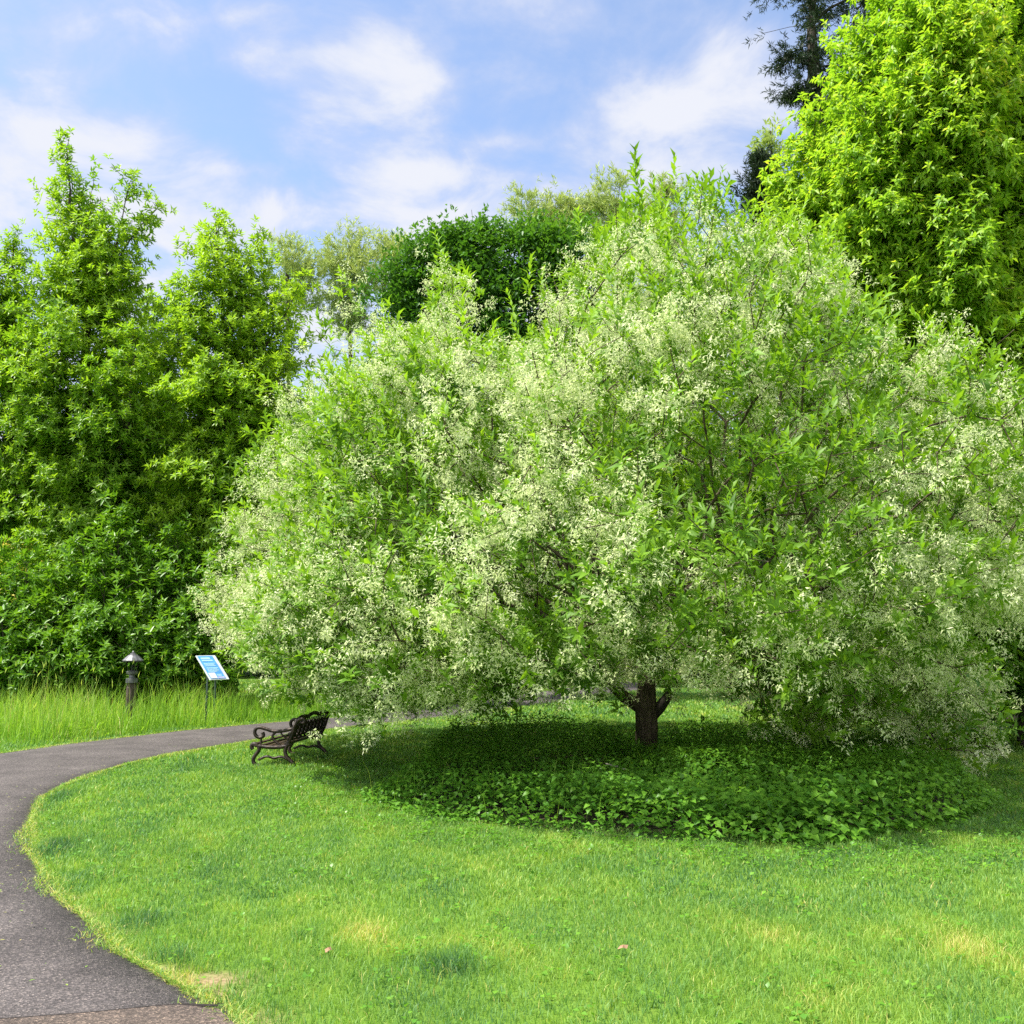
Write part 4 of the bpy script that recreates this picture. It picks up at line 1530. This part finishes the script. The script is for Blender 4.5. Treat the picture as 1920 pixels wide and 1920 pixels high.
# ------------------------------------------------------------------ lamp
Lb = ground(243, 1362)
lamp = thing("bollard_lamp", tuple(Lb), "short garden lamp with dark wooden post and grey pagoda cap in the tall grass", "lamp")
k = Lb[1] / F * 1.03


def H(py):
    return at(243, py, Lb[1])[2]


mb = MB()
mb.lathe([(.093, -.1), (.093, H(1290)), (.085, H(1288)), (.085, H(1281))], 16, rib=.05)
mb.build("post", M['post_wood'], lamp)
mb = MB()
mb.lathe([(.07, H(1281)), (.115, H(1280)), (.115, H(1272)), (.06, H(1271)), (.055, H(1266)), (.11, H(1263)), (.115, H(1259)), (.06, H(1257))], 20)
mb.build("collar", M['lamp_metal'], lamp, smooth=False)
mb = MB()
mb.lathe([(.075, H(1258)), (.125, H(1240))], 4, square=True)
mb.build("lantern_glass", M['glass'], lamp)
mb = MB()
for sx in (-1, 1):
    for sy_ in (-1, 1):
        mb.tube([(sx * .055, sy_ * .055, H(1259)), (sx * .095, sy_ * .095, H(1239))], .009, 5)
mb.tube([(0, 0, H(1259)), (0, 0, H(1246))], [.02, .016], 8)
mb.build("lantern_frame", M['lamp_dark'], lamp)
mb = MB()
mb.lathe([(.20, H(1240)), (.205, H(1238)), (.15, H(1233)), (.085, H(1228)), (.06, H(1227)), (.055, H(1225)), (.025, H(1224)), (.022, H(1222)), (.004, H(1220))], 12, square=True)
mb.build("cap", M['lamp_metal'], lamp)
mb = MB()
mb.box(-.14, .14, -.14, .14, H(1241.5), H(1240.2))
mb.build("cap_rim", M['lamp_dark'], lamp, bevel=.004)

# ------------------------------------------------------------------ interpretive sign
Sy = ground(396, 1356)[1]
TL, TR, BR, BLc = [at(x, y, Sy) for x, y in ((368, 1230), (403, 1229), (428, 1273), (396, 1273))]
cen = (TL + TR + BR + BLc) / 4
base = np.array([cen[0] - .02, Sy + .02, 0])
sign = thing("information_sign", tuple(base), "blue and white tilted information panel on two slim posts in the tall grass", "sign")
Wp = .50
off_ = -cen[0] / cen[1]
th = math.atan(off_) + math.acos(min(.99, abs(TR[0] - TL[0]) / Wp / math.hypot(1, off_)))
aax = np.array([math.cos(th), math.sin(th), 0])
hd = np.array([math.sin(th), -math.cos(th), 0])
dx = ((BR + BLc) / 2 - (TL + TR) / 2)
Lc = dx[0] / (math.sin(th) - off_ * math.cos(th))
Ls = -dx[2]
bax = hd * Lc + np.array([0, 0, -Ls])
Lp_ = np.linalg.norm(bax)
bax = bax / Lp_
nax = np.cross(bax, aax)
if nax[2] < 0:
    nax = -nax


def panel(u0, u1, v0, v1, h0, h1, mb):
    """u across (-.5..5), v down (0..1)"""
    o = cen - base
    vs = []
    for h in (h0, h1):
        for v in (v0, v1):
            for u in (u0, u1):
                vs.append(o + aax * (u - .5) * Wp + bax * (v - .5) * Lp_ + nax * h)
    mb.add(vs, [(0, 2, 3, 1), (4, 5, 7, 6), (0, 1, 5, 4), (2, 6, 7, 3), (0, 4, 6, 2), (1, 3, 7, 5)])


mb = MB()
panel(-.01, 1.01, -.01, 1.01, -.02, 0, mb)
mb.build("panel", M['white'], sign)
mb = MB()
panel(.04, .84, .02, .98, .002, .005, mb)
mb.build("blue_field", M['blue'], sign)
mb = MB()
panel(.14, .62, .09, .16, .0065, .0085, mb)
panel(.14, .70, .19, .24, .0065, .0085, mb)
for i, (a_, b_) in enumerate([(.33, .72), (.38, .66), (.43, .70), (.52, .74), (.57, .68), (.62, .72), (.67, .60), (.80, .74), (.85, .70)]):
    panel(.14 if i < 7 else .48, b_, a_, a_ + .025, .0065, .0085, mb)
mb.build("print", M['pale_blue'], sign)
mb = MB()
panel(.07, .42, .73, .96, .0065, .0085, mb)
mb.build("picture", M['white'], sign)
mb = MB()
panel(.84, .88, .35, .96, .002, .005, mb)
panel(.46, .80, .90, .96, .0065, .0085, mb)
mb.build("print_band", M['lilac'], sign)
for s in (-1, 1):
    mb = MB()
    o = cen - base + aax * .12 * s * .9 - nax * .03
    mb.box(o[0] - .018, o[0] + .018, o[1] - .018, o[1] + .018, -.1, o[2] - .0)
    mb.build("post", M['sign_post'], sign, bevel=.003)
mb = MB()
o = cen - base - nax * .035
mb.tube([o - bax * .2, o + bax * .2], .016, 6)
mb.build("bracket", M['sign_post'], sign)

# ------------------------------------------------------------------ light and sky
SUN_EL = math.radians(60)
sdir = np.array([-0.80, -0.18])          # towards the sun, horizontally
sdir = sdir / np.linalg.norm(sdir)
sun_vec = np.array([sdir[0] * math.cos(SUN_EL), sdir[1] * math.cos(SUN_EL), math.sin(SUN_EL)])
sd = bpy.data.lights.new("sun", 'SUN')
sd.energy = 4.3
sd.angle = math.radians(1.0)
sd.color = (1.0, 0.95, 0.85)
so = bpy.data.objects.new("sun", sd)
COL.objects.link(so)
so.location = (-20, 5, 40)
so.rotation_euler = Vector((-sun_vec[0], -sun_vec[1], -sun_vec[2])).to_track_quat('-Z', 'Y').to_euler()

w = bpy.data.worlds.new("World")
scene.world = w
w.use_nodes = True
nt = w.node_tree
nt.nodes.clear()
L = nt.links
out = nt.nodes.new("ShaderNodeOutputWorld")
bg = nt.nodes.new("ShaderNodeBackground")
bg.inputs[1].default_value = 0.15
sky = nt.nodes.new("ShaderNodeTexSky")
sky.sky_type = 'NISHITA'
sky.sun_disc = False
sky.sun_elevation = SUN_EL
sky.sun_rotation = math.atan2(sdir[0], sdir[1])
sky.dust_density = 1.0
sky.air_density = 1.0
sky.ozone_density = 1.5
tc = nt.nodes.new("ShaderNodeTexCoord")
sep = nt.nodes.new("ShaderNodeSeparateXYZ")
L.new(tc.outputs["Generated"], sep.inputs[0])


def mth(op, a, b=None, c=None, clamp=False):
    n = nt.nodes.new("ShaderNodeMath")
    n.operation = op
    n.use_clamp = clamp
    for i, v in enumerate((a, b, c)):
        if v is None:
            continue
        if isinstance(v, (int, float)):
            n.inputs[i].default_value = v
        else:
            L.new(v, n.inputs[i])
    return n.outputs[0]


yy = mth('MAXIMUM', sep.outputs[1], 0.15)
U = mth('DIVIDE', sep.outputs[0], yy)
Vv = mth('DIVIDE', sep.outputs[2], yy)
# noise laid on a high cloud plane so that it thins towards the horizon
zz_ = mth('MAXIMUM', mth('ADD', sep.outputs[2], 0.22), 0.05)
cx_ = mth('DIVIDE', sep.outputs[0], zz_)
cy_ = mth('DIVIDE', sep.outputs[1], zz_)
comb = nt.nodes.new("ShaderNodeCombineXYZ")
L.new(cx_, comb.inputs[0])
L.new(cy_, comb.inputs[1])
nA = nt.nodes.new("ShaderNodeTexNoise")
nA.inputs["Scale"].default_value = 4.6
nA.inputs["Detail"].default_value = 7
nA.inputs["Roughness"].default_value = 0.58
nA.inputs["Distortion"].default_value = 0.35
L.new(comb.outputs[0], nA.inputs["Vector"])
acc = mth('MULTIPLY', mth('SUBTRACT', nA.outputs["Fac"], 0.47), 4.2)
# cloud banks: photo px centre, radii, strength
banks = [(30, 270, 130, 90, 1.0), (240, 255, 140, 50, .75), (430, 25, 130, 40, .6), (180, 55, 190, 50, .35), (500, 105, 120, 35, .45), (740, 120, 150, 80, .55), (900, 160, 160, 70, .55), (760, 220, 130, 60, .35),
         (950, 265, 130, 28, .95), (800, 320, 110, 36, .85), (1240, 190, 110, 60, .8), (1400, 170, 110, 120, .75), (1300, 330, 160, 60, .75), (700, 400, 260, 60, .6), (150, 420, 300, 60, .55),
         (450, 318, 60, 14, .35), (1300, 60, 160, 60, .3), (460, 230, 130, 70, -.55), (1060, 270, 90, 40, -.4), (700, 15, 120, 40, -.3), (1100, 100, 120, 60, -.25), (520, 330, 100, 40, -.35)]
for px, py, rx, ry, s in banks:
    r0 = ray(px, py)
    u0, v0 = r0[0] / r0[1], r0[2] / r0[1]
    su, sv = rx / F, ry / F
    du = mth('DIVIDE', mth('SUBTRACT', U, u0), su)
    dv_ = mth('DIVIDE', mth('SUBTRACT', Vv, v0), sv)
    e = mth('ADD', mth('MULTIPLY', du, du), mth('MULTIPLY', dv_, dv_))
    acc = mth('ADD', acc, mth('MULTIPLY', mth('EXPONENT', mth('MULTIPLY', e, -1.0)), s))
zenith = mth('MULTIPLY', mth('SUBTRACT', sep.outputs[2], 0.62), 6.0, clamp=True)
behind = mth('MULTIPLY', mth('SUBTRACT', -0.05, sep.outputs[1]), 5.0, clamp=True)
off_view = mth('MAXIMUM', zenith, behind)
acc = mth('ADD', acc, mth('MULTIPLY', off_view, .7))  # extra cloud cover out of view, added to lift the shadows
# milky towards the horizon
hz = mth('MULTIPLY', mth('SUBTRACT', 0.52, Vv), 2.6, clamp=True)
acc = mth('ADD', acc, mth('MULTIPLY', hz, 0.75))
mr = nt.nodes.new("ShaderNodeMapRange")
mr.interpolation_type = 'SMOOTHSTEP'
mr.inputs[1].default_value = -0.5
mr.inputs[2].default_value = 1.15
mr.inputs[3].default_value = 0.10
mr.inputs[4].default_value = 1.0
L.new(acc, mr.inputs[0])
cc = ramp(nt, [(0.0, (1.6, 1.95, 2.8)), (0.55, (2.0, 2.2, 2.85)), (1.0, (2.6, 2.68, 2.95))])
L.new(mr.outputs[0], cc.inputs[0])
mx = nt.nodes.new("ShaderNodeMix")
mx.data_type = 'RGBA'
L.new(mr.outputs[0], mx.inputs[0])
skm = nt.nodes.new("ShaderNodeMix")
skm.data_type = 'RGBA'
skm.blend_type = 'MULTIPLY'
skm.inputs[0].default_value = 1
skm.inputs[7].default_value = (0.84, 0.83, 0.84, 1)
L.new(sky.outputs[0], skm.inputs[6])
L.new(skm.outputs[2], mx.inputs[6])
cb = nt.nodes.new("ShaderNodeMix")          # cloud above and behind the view brightened as added fill light
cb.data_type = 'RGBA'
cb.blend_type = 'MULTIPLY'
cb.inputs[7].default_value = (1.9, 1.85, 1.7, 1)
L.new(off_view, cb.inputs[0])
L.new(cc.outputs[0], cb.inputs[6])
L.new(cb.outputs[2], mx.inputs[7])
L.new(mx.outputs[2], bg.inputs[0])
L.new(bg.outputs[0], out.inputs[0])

# ------------------------------------------------------------------ render settings
scene.render.engine = 'CYCLES'
scene.view_settings.view_transform = 'Standard'
scene.view_settings.look = 'None'
scene.view_settings.exposure = 1.15
scene.view_settings.gamma = 1
c = scene.cycles
c.max_bounces = 8
c.diffuse_bounces = 4
c.transmission_bounces = 6
c.glossy_bounces = 2
c.use_denoising = False
c.sample_clamp_indirect = 6
c.use_adaptive_sampling = False
